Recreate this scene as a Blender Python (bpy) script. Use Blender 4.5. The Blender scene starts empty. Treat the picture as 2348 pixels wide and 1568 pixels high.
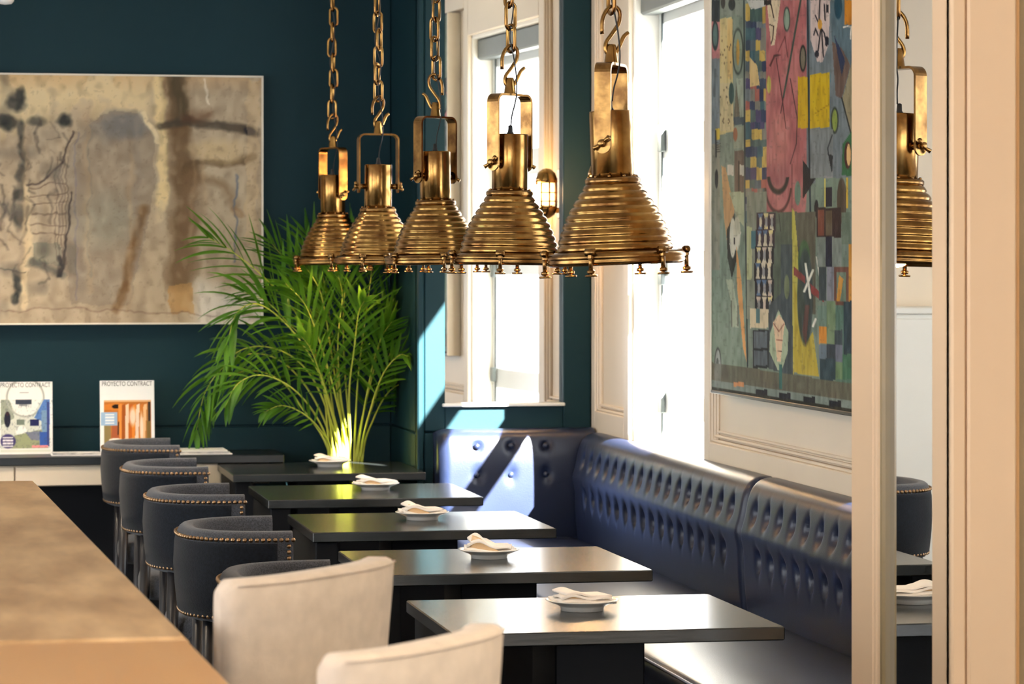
import bpy, math, random
import numpy as np
from mathutils import Vector, Matrix
random.seed(7)
R = math.radians
SC = bpy.context.scene
COL = SC.collection

# ------------------------------------------------------------------ camera
F = 6800.0                       # focal length in pixels of the 2348 x 1568 frame
TH = math.atan(1304.0 / F)       # yaw to the right of the room's depth axis
ST, CT = math.sin(TH), math.cos(TH)
HC = 1.60                        # eye height
HOR = 607.0                      # horizon row
cam = bpy.data.cameras.new('camera')
cam.sensor_width = 36.0
cam.lens = 36.0 * F / 2348.0
cam.shift_y = -(784.0 - HOR) / 2348.0
cam.clip_start = 0.05
cam.dof.use_dof = True
cam.dof.focus_distance = 8.3
cam.dof.aperture_fstop = 9.0
co = bpy.data.objects.new('camera', cam); COL.objects.link(co)
co.location = (0, 0, HC); co.rotation_euler = (R(90), 0, -TH)
SC.camera = co

# ------------------------------------------------------------------ world, sun, exposure
w = bpy.data.worlds.new('world'); SC.world = w; w.use_nodes = True
bg = w.node_tree.nodes['Background']
bg.inputs[0].default_value = (0.93, 0.965, 1.0, 1); bg.inputs[1].default_value = 3.8
sl = bpy.data.lights.new('sun', 'SUN'); sl.energy = 80.0; sl.angle = R(0.6); sl.color = (1.0, 0.94, 0.84)
so = bpy.data.objects.new('sun', sl); COL.objects.link(so)
so.rotation_euler = Vector((-0.54, 1.0, -0.76)).to_track_quat('-Z', 'Y').to_euler()
so.location = (6, -4, 9)
SC.view_settings.view_transform = 'Standard'
SC.view_settings.look = 'None'
SC.view_settings.exposure = 1.0
SC.view_settings.gamma = 1.0
SC.view_settings.use_curve_mapping = False
try:
    SC.cycles.use_denoising = True
    SC.cycles.max_bounces = 9
    SC.cycles.diffuse_bounces = 5
    SC.cycles.glossy_bounces = 6
    SC.cycles.transparent_max_bounces = 12
    SC.cycles.sample_clamp_indirect = 8.0
    SC.cycles.blur_glossy = 0.5
    SC.cycles.caustics_reflective = False
    SC.cycles.caustics_refractive = False
except Exception:
    pass

# ------------------------------------------------------------------ helpers
def proj(X, Y, Z):
    t = X * ST + Y * CT
    return 1174 + F * (X * CT - Y * ST) / t, HOR - F * (Z - HC) / t
def at_y(u, v, Y):               # photo pixel -> point on the plane of depth Y
    d = (u - 1174) / F
    t = Y / (CT - d * ST)
    return Vector((t * (ST + d * CT), Y, HC - (v - HOR) / F * t))
def lin(c):
    return tuple(((x / 255.0) / 12.92 if x <= 10 else ((x / 255.0 + 0.055) / 1.055) ** 2.4) for x in c)

def mat(name, col, rough=0.5, metal=0.0, var=0.0, vscale=8.0, bump=0.0, bscale=60.0, spec=0.5, stretch=None, col2=None, coat=0.0, sheen=0.0, trans=None, emit=None, estr=0.0, bdist=0.004):
    m = bpy.data.materials.new(name); m.use_nodes = True
    nt = m.node_tree; b = nt.nodes['Principled BSDF']
    b.inputs['Base Color'].default_value = (*col, 1)
    b.inputs['Roughness'].default_value = rough
    b.inputs['Metallic'].default_value = metal
    b.inputs['Specular IOR Level'].default_value = spec
    b.inputs['Coat Weight'].default_value = coat
    b.inputs['Coat Roughness'].default_value = 0.12
    b.inputs['Sheen Weight'].default_value = sheen
    if emit:
        b.inputs['Emission Color'].default_value = (*emit, 1); b.inputs['Emission Strength'].default_value = estr
    tc = nt.nodes.new('ShaderNodeTexCoord')
    src = tc.outputs['Object']
    if stretch:
        mp = nt.nodes.new('ShaderNodeMapping'); mp.inputs['Scale'].default_value = stretch
        nt.links.new(src, mp.inputs[0]); src = mp.outputs[0]
    if var > 0 or col2:
        n = nt.nodes.new('ShaderNodeTexNoise'); n.inputs['Scale'].default_value = vscale; n.inputs['Detail'].default_value = 6
        nt.links.new(src, n.inputs[0])
        cr = nt.nodes.new('ShaderNodeValToRGB')
        c2 = col2 or tuple(min(1, x * (1 + var)) for x in col)
        c1 = col if col2 else tuple(x * (1 - var) for x in col)
        cr.color_ramp.elements[0].color = (*c1, 1); cr.color_ramp.elements[0].position = 0.32
        cr.color_ramp.elements[1].color = (*c2, 1); cr.color_ramp.elements[1].position = 0.68
        nt.links.new(n.outputs[0], cr.inputs[0]); nt.links.new(cr.outputs[0], b.inputs['Base Color'])
    if bump > 0:
        n2 = nt.nodes.new('ShaderNodeTexNoise'); n2.inputs['Scale'].default_value = bscale; n2.inputs['Detail'].default_value = 4
        nt.links.new(src, n2.inputs[0])
        bp = nt.nodes.new('ShaderNodeBump'); bp.inputs['Strength'].default_value = bump; bp.inputs['Distance'].default_value = bdist
        nt.links.new(n2.outputs[0], bp.inputs['Height']); nt.links.new(bp.outputs[0], b.inputs['Normal'])
    if trans:
        tr = nt.nodes.new('ShaderNodeBsdfTranslucent'); tr.inputs[0].default_value = (*trans, 1)
        mx = nt.nodes.new('ShaderNodeMixShader'); mx.inputs[0].default_value = 0.45
        out = nt.nodes['Material Output']
        nt.links.new(b.outputs[0], mx.inputs[1]); nt.links.new(tr.outputs[0], mx.inputs[2]); nt.links.new(mx.outputs[0], out.inputs[0])
    return m

def paint_mat(name, rough=0.6, bump=0.25):
    m = bpy.data.materials.new(name); m.use_nodes = True
    nt = m.node_tree; b = nt.nodes['Principled BSDF']; b.inputs['Roughness'].default_value = rough
    b.inputs['Specular IOR Level'].default_value = 0.1
    a = nt.nodes.new('ShaderNodeVertexColor'); a.layer_name = 'Col'
    nt.links.new(a.outputs[0], b.inputs['Base Color'])
    if bump:
        tc = nt.nodes.new('ShaderNodeTexCoord'); n = nt.nodes.new('ShaderNodeTexNoise'); n.inputs['Scale'].default_value = 160
        bp = nt.nodes.new('ShaderNodeBump'); bp.inputs['Strength'].default_value = bump; bp.inputs['Distance'].default_value = 0.002
        nt.links.new(tc.outputs['Object'], n.inputs[0]); nt.links.new(n.outputs[0], bp.inputs['Height']); nt.links.new(bp.outputs[0], b.inputs['Normal'])
    return m

def glass_mat(name):
    m = bpy.data.materials.new(name); m.use_nodes = True
    nt = m.node_tree; nt.nodes.remove(nt.nodes['Principled BSDF'])
    t = nt.nodes.new('ShaderNodeBsdfTransparent'); g = nt.nodes.new('ShaderNodeBsdfGlossy'); g.inputs['Roughness'].default_value = 0.02
    mx = nt.nodes.new('ShaderNodeMixShader'); mx.inputs[0].default_value = 0.06
    nt.links.new(t.outputs[0], mx.inputs[1]); nt.links.new(g.outputs[0], mx.inputs[2])
    nt.links.new(mx.outputs[0], nt.nodes['Material Output'].inputs[0])
    return m

class MB:
    """collects shapes and links them as one mesh object"""
    def __init__(s): s.v = []; s.f = []; s.sm = []
    def add(s, vs, fs, smooth=False):
        o = len(s.v); s.v += [tuple(p) for p in vs]
        for f in fs: s.f.append(tuple(i + o for i in f)); s.sm.append(smooth)
        return s
    def box(s, x0, x1, y0, y1, z0, z1, c=0.0):
        if c <= 0:
            vs = [(x, y, z) for x in (x0, x1) for y in (y0, y1) for z in (z0, z1)]
            return s.add(vs, [(0, 1, 3, 2), (4, 6, 7, 5), (0, 4, 5, 1), (2, 3, 7, 6), (0, 2, 6, 4), (1, 5, 7, 3)])
        c = min(c, (x1 - x0) * .45, (y1 - y0) * .45, (z1 - z0) * .45)
        rings = []
        vs = []
        for z, k in ((z0, c), (z0 + c, 0), (z1 - c, 0), (z1, c)):
            a, b_, d, e = x0 + k, x1 - k, y0 + k, y1 - k
            q = c if k == 0 else c * .5
            ring = [(a + q, d), (b_ - q, d), (b_, d + q), (b_, e - q), (b_ - q, e), (a + q, e), (a, e - q), (a, d + q)]
            rings.append(len(vs)); vs += [(x, y, z) for x, y in ring]
        fs = [tuple(range(7, -1, -1)), tuple(rings[3] + i for i in range(8))]
        for r in range(3):
            for i in range(8):
                j = (i + 1) % 8
                fs.append((rings[r] + i, rings[r] + j, rings[r + 1] + j, rings[r + 1] + i))
        return s.add(vs, fs)
    def lathe(s, prof, n=32, cx=0, cy=0, closed=False, cap=True, smooth=True):
        vs = []; fs = []
        for (r, z) in prof:
            for i in range(n):
                a = 2 * math.pi * i / n
                vs.append((cx + r * math.cos(a), cy + r * math.sin(a), z))
        m = len(prof)
        for k in range(m if closed else m - 1):
            k2 = (k + 1) % m
            for i in range(n):
                j = (i + 1) % n
                fs.append((k * n + i, k * n + j, k2 * n + j, k2 * n + i))
        if cap and not closed:
            fs.append(tuple(range(n - 1, -1, -1))); fs.append(tuple((m - 1) * n + i for i in range(n)))
        return s.add(vs, fs, smooth)
    def tube(s, pts, r, n=8, closed=False, smooth=True):
        pts = [Vector(p) for p in pts]; m = len(pts)
        rad = r if isinstance(r, (list, tuple)) else [r] * m
        vs = []; fs = []; up = None
        for i, p in enumerate(pts):
            if closed: t = (pts[(i + 1) % m] - pts[i - 1])
            else: t = pts[min(i + 1, m - 1)] - pts[max(i - 1, 0)]
            t.normalize()
            if up is None:
                up = Vector((0, 0, 1)) if abs(t.z) < .9 else Vector((1, 0, 0))
            a = t.cross(up)
            if a.length < 1e-5: a = t.cross(Vector((0, 1, 0)))
            a.normalize(); b = a.cross(t); up = b
            for k in range(n):
                g = 2 * math.pi * k / n
                vs.append(p + a * (rad[i] * math.cos(g)) + b * (rad[i] * math.sin(g)))
        for i in range(m if closed else m - 1):
            i2 = (i + 1) % m
            for k in range(n):
                k2 = (k + 1) % n
                fs.append((i * n + k, i * n + k2, i2 * n + k2, i2 * n + k))
        if not closed:
            fs.append(tuple(range(n - 1, -1, -1))); fs.append(tuple((m - 1) * n + k for k in range(n)))
        return s.add(vs, fs, smooth)
    def sweep(s, path, sect, smooth=True, caps=True, closed_sect=True):
        """path: list of (origin, axis_a, axis_b); sect: list of (a, b)"""
        vs = []; fs = []; n = len(sect)
        for (o, a, b) in path:
            for (p, q) in sect: vs.append(Vector(o) + Vector(a) * p + Vector(b) * q)
        for i in range(len(path) - 1):
            for k in range(n if closed_sect else n - 1):
                k2 = (k + 1) % n
                fs.append((i * n + k, i * n + k2, (i + 1) * n + k2, (i + 1) * n + k))
        if caps and closed_sect:
            fs.append(tuple(range(n - 1, -1, -1))); fs.append(tuple((len(path) - 1) * n + k for k in range(n)))
        return s.add(vs, fs, smooth)
    def xf(s, M):
        s.v = [tuple(M @ Vector(p)) for p in s.v]; return s
    def mesh(s, name, m):
        me = bpy.data.meshes.new(name); me.from_pydata(s.v, [], s.f); me.update()
        me.polygons.foreach_set('use_smooth', s.sm)
        if m: me.materials.append(m)
        import bmesh
        bm = bmesh.new(); bm.from_mesh(me); bmesh.ops.recalc_face_normals(bm, faces=bm.faces); bm.to_mesh(me); bm.free()
        return me
    def build(s, name, m, parent=None, loc=None):
        o = bpy.data.objects.new(name, s.mesh(name, m)); COL.objects.link(o)
        if parent: o.parent = parent
        if loc: o.location = loc
        return o

def link(name, me, parent=None, loc=(0, 0, 0), rot=None, scale=None):
    o = bpy.data.objects.new(name, me); COL.objects.link(o)
    if parent: o.parent = parent
    o.location = loc
    if rot: o.rotation_euler = rot
    if scale: o.scale = scale
    return o
def tag(o, label, cat, group=None):
    o['label'] = label; o['category'] = cat
    if group: o['group'] = group
    return o
def thing(name, label, cat, loc=(0, 0, 0), rz=0, group=None):
    o = bpy.data.objects.new(name, None); COL.objects.link(o); o.location = loc; o.rotation_euler = (0, 0, rz)
    o.empty_display_size = 0.1
    return tag(o, label, cat, group)
def struct(o):
    o['kind'] = 'structure'; return o
def sbuild(name, mb, m): return struct(mb.build(name, m))

def spline(pts, n):
    """Catmull-Rom through pts"""
    P = [Vector(p) for p in pts]; P = [P[0] * 2 - P[1]] + P + [P[-1] * 2 - P[-2]]
    out = []
    segs = len(P) - 3
    for i in range(n):
        t = i / (n - 1) * segs; k = min(int(t), segs - 1); t -= k
        a, b, c, d = P[k:k + 4]
        out.append(0.5 * ((2 * b) + (c - a) * t + (2 * a - 5 * b + 4 * c - d) * t * t + (3 * b - a - 3 * c + d) * t ** 3))
    return out

# ------------------------------------------------------------------ materials
M_TEAL = mat('teal_paint', lin((23, 50, 58)), 0.5, var=0.06, vscale=3, bump=0.05, bscale=90, spec=0.14)
M_CREAM = mat('cream_paint', lin((226, 212, 192)), 0.45, var=0.03, vscale=2, bump=0.03, bscale=70)
M_WHITE = mat('white_paint', lin((240, 238, 230)), 0.4, var=0.02, vscale=2)
M_PIER = mat('warm_cream_paint', lin((226, 194, 158)), 0.45, var=0.03, vscale=2)
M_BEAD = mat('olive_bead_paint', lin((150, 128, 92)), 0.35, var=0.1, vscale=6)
M_CEIL = mat('ceiling_paint', lin((238, 234, 226)), 0.7, var=0.02, vscale=1)
M_FLOOR = mat('dark_oak_floor', lin((36, 34, 38)), 0.35, var=0.3, vscale=6, stretch=(1, .15, 1), bump=0.1, bscale=30)
M_WFRAME = mat('window_white', lin((232, 236, 234)), 0.35, var=0.02, vscale=3)
M_HINGE = mat('grey_hinge', lin((112, 120, 120)), 0.4, metal=0.3, var=0.05, vscale=9)
M_SHADELINE = mat('dark_gasket', lin((60, 70, 72)), 0.6, var=0.1)  # dark colour for the shading line along the window frame
M_GLASS = glass_mat('window_glass')
M_MIRROR = mat('mirror_silver', (0.93, 0.94, 0.93), 0.0, metal=1.0)
M_BRASS = mat('aged_brass', lin((182, 144, 82)), 0.21, metal=1.0, col2=lin((118, 82, 46)), vscale=14, bump=0.06, bscale=40)
M_BRASSD = mat('dark_brass', lin((104, 74, 44)), 0.26, metal=1.0, col2=lin((170, 132, 78)), vscale=22, bump=0.08, bscale=60)
M_BULB = mat('warm_bulb_glass', (1, .7, .35), 0.3, emit=(1.0, 0.56, 0.2), estr=14)
M_CABLE = mat('black_cable', (0.012, 0.012, 0.014), 0.5, var=0.2)
M_TABLE = mat('black_stained_wood', lin((32, 36, 36)), 0.2, var=0.25, vscale=5, stretch=(1, 9, 9), bump=0.04, bscale=14, spec=1.0)
M_TBASE = mat('black_table_base', lin((12, 15, 20)), 0.6, var=0.15, vscale=6, spec=.2)
M_LEATHER = mat('navy_leather', lin((27, 36, 60)), 0.33, var=0.12, vscale=5, bump=0.12, bscale=220, spec=0.42)
M_PIPING = mat('pale_piping', lin((190, 196, 214)), 0.4, var=0.05, vscale=40)
M_BASE = mat('banquette_plinth', lin((26, 32, 46)), 0.4, var=0.1)
M_FELT = mat('charcoal_wool', lin((72, 75, 82)), 0.92, var=0.42, vscale=260, bump=0.5, bscale=420, sheen=0.25, spec=0.15)
M_FELTD = mat('dark_blue_velvet', lin((23, 28, 36)), 0.85, var=0.25, vscale=120, bump=0.3, bscale=300, sheen=0.15, spec=0.15)
M_NAIL = mat('antique_nailhead', lin((170, 138, 104)), 0.3, metal=1.0, var=0.25, vscale=30)
M_LEG = mat('ebony_leg', lin((24, 24, 30)), 0.35, var=0.2, vscale=10)
M_LINEN = mat('cream_linen', lin((218, 202, 184)), 0.9, var=0.07, vscale=30, bump=0.25, bscale=400, sheen=0.15, spec=0.2)
M_CHINA = mat('white_china', lin((244, 240, 232)), 0.16, var=0.015, vscale=6, coat=0.3)
M_NAPKIN = mat('ivory_napkin', lin((252, 246, 238)), 0.85, var=0.03, vscale=20, bump=0.3, bscale=300)
M_NAPTAN = mat('tan_napkin_fold', lin((232, 202, 160)), 0.85, var=0.06, vscale=20, bump=0.3, bscale=300)
M_WOOD = mat('oak_counter', lin((168, 130, 88)), 0.32, col2=lin((224, 188, 140)), vscale=6, stretch=(2.2, .55, 1), bump=0.05, bscale=18)
M_WOOD2 = mat('smooth_oak_counter', lin((196, 146, 92)), 0.34, col2=lin((206, 160, 106)), vscale=3, stretch=(2, .4, 1), bump=0.03, bscale=18)
M_WOODB = mat('dark_counter_front', lin((52, 44, 40)), 0.5, var=0.2, vscale=5)
M_CONS = mat('cream_drawer_lacquer', lin((226, 212, 190)), 0.35, var=0.03, vscale=3)
M_CONST = mat('black_console_top', lin((24, 30, 34)), 0.3, var=0.15, vscale=5)
M_PAPER = mat('white_paper', lin((240, 238, 234)), 0.5, var=0.02, vscale=30)
M_PAGE = mat('grey_print', lin((150, 150, 156)), 0.45, col2=lin((226, 222, 216)), vscale=30)
M_INK = mat('dark_ink', lin((60, 58, 58)), 0.5, var=0.05)
M_PINT = paint_mat('oil_paint', 0.55, 0.35)
M_PRINT = paint_mat('glossy_print', 0.35, 0.0)
M_FRAMEW = mat('pale_picture_frame', lin((232, 224, 208)), 0.4, var=0.04, vscale=12)
M_FRAMED = mat('dark_picture_frame', lin((50, 48, 46)), 0.4, var=0.15, vscale=12)
M_LEAF = mat('palm_leaf', lin((44, 92, 30)), 0.38, col2=lin((108, 160, 44)), vscale=7, spec=0.4, trans=(0.22, 0.5, 0.05))
M_STEM = mat('palm_stem', lin((168, 186, 62)), 0.4, col2=lin((206, 204, 84)), vscale=6, spec=0.4)
M_POT = mat('dark_planter', lin((30, 40, 44)), 0.45, var=0.15, vscale=8)
M_SOIL = mat('potting_soil', lin((40, 30, 22)), 0.95, var=0.4, vscale=60, bump=0.6, bscale=120)
M_SPOT = mat('white_spotlight', lin((240, 240, 238)), 0.4, var=0.02)
M_LED = mat('warm_led', (1, .8, .55), 0.4, emit=(1, 0.8, 0.55), estr=20)

# ------------------------------------------------------------------ room shell
XW, YB, XP, YP, ZC = 2.70, 13.05, 1.955, 12.30, 2.95   # right wall, back wall, pier side, pier front, ceiling
XL, YF = -4.5, -3.0
sbuild('floor', MB().box(XL - .2, 5.2, YF - .2, YB + .2, -.1, 0), M_FLOOR)
sbuild('ceiling', MB().box(XL - .2, 3.1, YF - .2, YB + .2, ZC, ZC + .15), M_CEIL)
# back wall: teal part with real grooves between boards, cream part to the left
wb = struct(bpy.data.objects.new('wall_back', None)); COL.objects.link(wb); wb['label'] = 'dark teal panelled back wall behind the palm'
wb.location = (0, YB, 0)
def wpart(name, x0, x1, y0, y1, z0, z1, m, par=wb, c=.004):
    o = MB().box(x0, x1, y0, y1, z0, z1, c).build(name, m); o.parent = par
    o.location = -par.location; return o
wpart('wall_core', -.2, 3.0, YB + .02, YB + .15, 0, ZC, M_TEAL)
for (z0, z1) in ((0, .70), (.706, .888), (.894, ZC)):
    wpart('panel', -.2, XP, YB, YB + .03, z0, z1, M_TEAL)
sbuild('wall_rear_left', MB().box(XL, -.2, YB - .02, YB + .15, 0, ZC), M_CREAM)
wl = MB()
FILL_WIN = ((.2, 3.0), (4.0, 6.8), (7.8, 10.6))  # unseen window openings, added so daylight reaches the right wall
ys_ = [YF] + [q for p in FILL_WIN for q in p] + [YB + .15]
for a, b in zip(ys_[0::2], ys_[1::2]): wl.box(XL - .15, XL, a, b, 0, ZC)
for a, b in FILL_WIN: wl.box(XL - .15, XL, a, b, 0, .5).box(XL - .15, XL, a, b, 2.7, ZC)
sbuild('wall_left', wl, M_CREAM)
for k, (a, b) in enumerate(FILL_WIN):
    struct(MB().box(XL - .09, XL - .08, a, b, .5, 2.7).build('window_%d' % (k + 5), M_GLASS))  # panes of the added left-hand openings
# shop front behind the camera: two wide openings
wf = MB()
wf.box(XL, -3.6, YF - .15, YF, 0, ZC).box(-.9, -.5, YF - .15, YF, 0, ZC).box(2.3, XW + .2, YF - .15, YF, 0, ZC)
wf.box(-3.6, -.9, YF - .15, YF, 2.75, ZC).box(-.5, 2.3, YF - .15, YF, 2.75, ZC).box(-3.6, -.9, YF - .15, YF, 0, .3).box(-.5, 2.3, YF - .15, YF, 0, .3)
sbuild('wall_front', wf, M_CREAM)
for k, (a, b) in enumerate(((-3.6, -.9), (-.5, 2.3))):
    wn = struct(MB().box(a, b, YF - .09, YF - .08, .3, 2.75).build('window_%d' % (k + 3), M_GLASS))

# right wall with two window openings, panelled
W1 = (10.40, 11.60); W2 = (7.66, 8.36); WZ0, WZ1 = .62, 2.72
wr = MB()
XO = XW + .19
for (a, b) in ((YF, W2[0]), (W2[1], W1[0]), (W1[1], YB + .15)):
    wr.box(XW + .03, XO, a, b, 0, ZC)
for (a, b) in (W1, W2):
    wr.box(XW + .03, XO, a, b, 0, WZ0).box(XW + .03, XO, a, b, WZ1, ZC)
wright = struct(wr.build('wall_right', M_CREAM))
def rp(name, y0, y1, z0, z1, d=.03, m=M_CREAM, c=.004, off=0.0):
    o = MB().box(XW + .03 - d - off, XW + .031 - off, y0, y1, z0, z1, c).build(name, m, wright); return o
# frames of the panelling (stiles and rails stand proud of the recessed field)
for (a, b) in ((W2[1] + .0, W1[0] - .0),):
    rp('stile', a, a + .075, 0, ZC); rp('stile', b - .075, b, 0, ZC)
    rp('rail', a + .075, b - .075, 0, .965); rp('rail', a + .075, b - .075, 2.86, ZC)
    for k in range(3):
        e = .075 + k * .016
        rp('moulding', a + e, a + e + .011, .965, 2.86, .022 - k * .006); rp('moulding', b - e - .011, b - e, .965, 2.86, .022 - k * .006)
        rp('moulding', a + e, b - e, .965 + k * .016, .976 + k * .016, .022 - k * .006)
a, b = W1[1], YP - .005                                          # shutter-like panel next to the corner
rp('stile', a, a + .09, 0, ZC); rp('stile', b - .07, b, 0, ZC); rp('rail', a + .09, b - .07, 0, .985); rp('rail', a + .09, b - .07, 2.80, ZC)
for k in range(2):
    e = k * .018
    rp('moulding', a + .09 + e, a + .102 + e, .985, 2.80, .022 - k * .007); rp('moulding', b - .082 - e, b - .07 - e, .985, 2.80, .022 - k * .007)
    rp('moulding', a + .09 + e, b - .07 - e, .985 + e, .997 + e, .022 - k * .007)
rp('panel', 6.262, W2[0], 0, ZC); rp('panel', W2[0], W2[1], 0, WZ0); rp('panel', W1[0], W1[1], 0, WZ0)
rp('panel', W2[0], W2[1], WZ1, ZC); rp('panel', W1[0], W1[1], WZ1, ZC)

def window(n, y0, y1):
    e = struct(bpy.data.objects.new('window_%d' % n, None)); COL.objects.link(e); e.location = (XW + .12, (y0 + y1) / 2, WZ0)
    e['label'] = 'tall white casement window in the right wall' if n == 1 else 'white casement window hidden behind the cream pier'
    def pt(name, *b, m=M_WFRAME, c=.006):
        o = MB().box(*b, c).build(name, m, e); o.location = -e.location; return o
    XG = XW + .12
    pt('jamb', XW + .02, XG + .066, y0 - .004, y0 + .02, WZ0, WZ1, m=M_WHITE); pt('jamb', XW + .02, XG + .066, y1 - .02, y1 + .004, WZ0, WZ1, m=M_WHITE)
    pt('head', XW + .02, XG + .066, y0, y1, WZ1 - .02, WZ1 + .004, m=M_WHITE); pt('sill', XW - .01, XG + .066, y0, y1, WZ0 - .02, WZ0 + .02, m=M_WHITE)
    for (a, b) in ((y0 + .02, y0 + .075), (y1 - .075, y1 - .02)):
        pt('stile', XG, XG + .06, a, b, WZ0, WZ1)
    zs = [WZ0 + .02, 1.00, 1.55, 2.02, WZ1 - .16]
    for z, h in ((1.00, .10), (1.55, .11), (2.02, .13), (WZ1 - .16, .16), (WZ0 + .02, .07)):
        pt('rail', XG + .005, XG + .055, y0 + .075, y1 - .075, z, z + h)
    for z in (1.06, 1.57, 2.10):
        pt('hinge', XG - .016, XG + .002, y1 - .125, y1 - .066, z - .05, z + .06, m=M_HINGE, c=.003)
        pt('latch', XG - .016, XG + .002, y0 + .04, y0 + .085, z - .03, z + .04, m=M_HINGE, c=.003)
    for ya in (y1 - .082, y0 + .068): pt('gasket', XG - .002, XG + .002, ya, ya + .012, WZ0, WZ1, m=M_SHADELINE, c=0)  # dark strips standing in for the shading beside the stiles
    ym = (y0 + y1) / 2
    for (a, b) in ((y0 + .075, y1 - .075),):
        for z0, z1 in ((.71, 1.0), (1.10, 1.55), (1.66, 2.02), (2.15, 2.56)):
            pt('pane', XG + .026, XG + .032, a, b, z0, z1, m=M_GLASS, c=0)
    pt('blind_box', XG - .075, XG - .005, y0 + .02, y1 - .02, WZ1 - .12, WZ1 - .02, m=M_HINGE, c=.008)
window(1, *W1); window(2, *W2)

# teal pier in the far corner, with a recessed mirror
wc = struct(bpy.data.objects.new('wall_corner', None)); COL.objects.link(wc); wc.location = (XP, YP, 0)
wc['label'] = 'teal pier in the far corner holding a tall mirror'
wpart('wall_core', XP + .01, XW + .04, YP + .055, YB, 0, ZC, M_TEAL, wc)
wpart('side_panel', XP, XP + .02, YP + .03, YB, 0, .888, M_TEAL, wc); wpart('side_panel', XP, XP + .02, YP + .03, YB, .894, ZC, M_TEAL, wc)
MX0, MX1, MZ0 = 2.072, 2.580, 1.005
wpart('stile', XP, XP + .028, YP - .004, YP + .06, 0, ZC, M_TEAL, wc, .006)
wpart('stile', XP + .03, MX0, YP, YP + .06, .90, ZC, M_TEAL, wc); wpart('stile', MX1, XW, YP, YP + .06, .90, ZC, M_TEAL, wc)
wpart('rail', MX0, MX1, YP, YP + .06, .90, MZ0, M_TEAL, wc); wpart('rail', MX0, MX1, YP, YP + .06, 2.84, ZC, M_TEAL, wc)
wpart('lower_panel', XP + .03, XW, YP, YP + .06, 0, .893, M_TEAL, wc)
mr = thing('wall_mirror', 'tall mirror set into the teal pier reflecting the bright window', 'mirror', ((MX0 + MX1) / 2, YP + .028, MZ0))
g = MB().box(-(MX1 - MX0) / 2 + .001, (MX1 - MX0) / 2 - .001, -.002, .002, .002, 2.84 - MZ0 - .002).build('mirror_glass', M_MIRROR, mr)
g.rotation_euler = (0, 0, R(2.7))
MB().box(-(MX1 - MX0) / 2 - .012, (MX1 - MX0) / 2 + .004, -.05, -.004, -.002, .012, .003).build('ledge', M_WHITE, mr)

# cream pier in the foreground with a narrow mirror on its side
wp = struct(bpy.data.objects.new('wall_partition', None)); COL.objects.link(wp); wp.location = (1.96, 5.61, 0)
wp['label'] = 'cream foreground pier with moulded edges and narrow side mirror'
XM = 1.960
wpart('wall_core', XM + .03, XW + .05, 5.63, 6.255, 0, ZC, M_PIER, wp)
wpart('stile', XM, XM + .04, 6.045, 6.262, 0, ZC, M_PIER, wp); wpart('stile', XM, XM + .04, 5.612, 5.722, 0, ZC, M_PIER, wp)
wpart('bead', XM - .006, XM + .03, 6.020, 6.045, 0, ZC, M_BEAD, wp, .006)
wpart('bead', XM - .003, XM + .03, 6.075, 6.083, 0, ZC, M_PIER, wp, .003)
wpart('bead', XM - .003, XM + .03, 6.100, 6.106, 0, ZC, M_PIER, wp, .003)
wpart('casing_board', XM, XM + .03, 5.600, 5.635, 0, ZC, M_PIER, wp); wpart('casing_board', XM + .032, XM + .135, 5.596, 5.635, 0, ZC, M_PIER, wp, .005)
wpart('casing_edge', XM + .135, XM + .142, 5.60, 5.635, 0, ZC, M_WOOD2, wp, .002)
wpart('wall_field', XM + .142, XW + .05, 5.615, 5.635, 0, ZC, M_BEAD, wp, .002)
pm = thing('pier_mirror', 'narrow mirror strip on the side of the cream pier', 'mirror', (XM + .012, 5.871, 0.05))
MB().box(-.002, .002, -.149, .149, 0, ZC - .06).build('mirror_glass', M_MIRROR, pm)
# ------------------------------------------------------------------ warm ceiling fill lights, out of view, added to brighten pier, stools and cabinet
def fill_light(x, y, power, label, rad=.06):
    t = thing('ceiling_downlight', label, 'downlight', (x, y, ZC), group='downlights in the ceiling')
    MB().lathe([(.075, -.012), (.08, -.006), (.08, 0), (.055, 0), (.055, -.012)], 20, closed=True).build('trim_ring', M_SPOT, t)
    MB().lathe([(.054, -.004), (.03, -.004)], 20).build('lamp_lens', M_LED, t)
    l = bpy.data.lights.new('downlight', 'SPOT'); l.energy = power; l.color = (1.0, .82, .60); l.spot_size = R(125); l.spot_blend = .8; l.shadow_soft_size = rad
    lo = bpy.data.objects.new('downlight_lamp', l); COL.objects.link(lo); lo.parent = t; lo.location = (0, 0, -.03)
FILL_DL = [(1.0, 1.5, 50), (2.0, 3.2, 50), (.9, 4.0, 16), (-.9, 8.2, 40), (-.6, 11.9, 120), (.5, 11.6, 34)]
for i, (x, y, p) in enumerate(FILL_DL):
    fill_light(x, y, p, ['recessed ceiling downlight nearest the shop front', 'recessed ceiling downlight above the front of the cream pier', 'recessed ceiling downlight above the cream bar stools', 'recessed ceiling downlight behind the bar counter', 'recessed ceiling downlight above the white cabinet', 'recessed ceiling downlight in front of the beige painting'][i])

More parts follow.
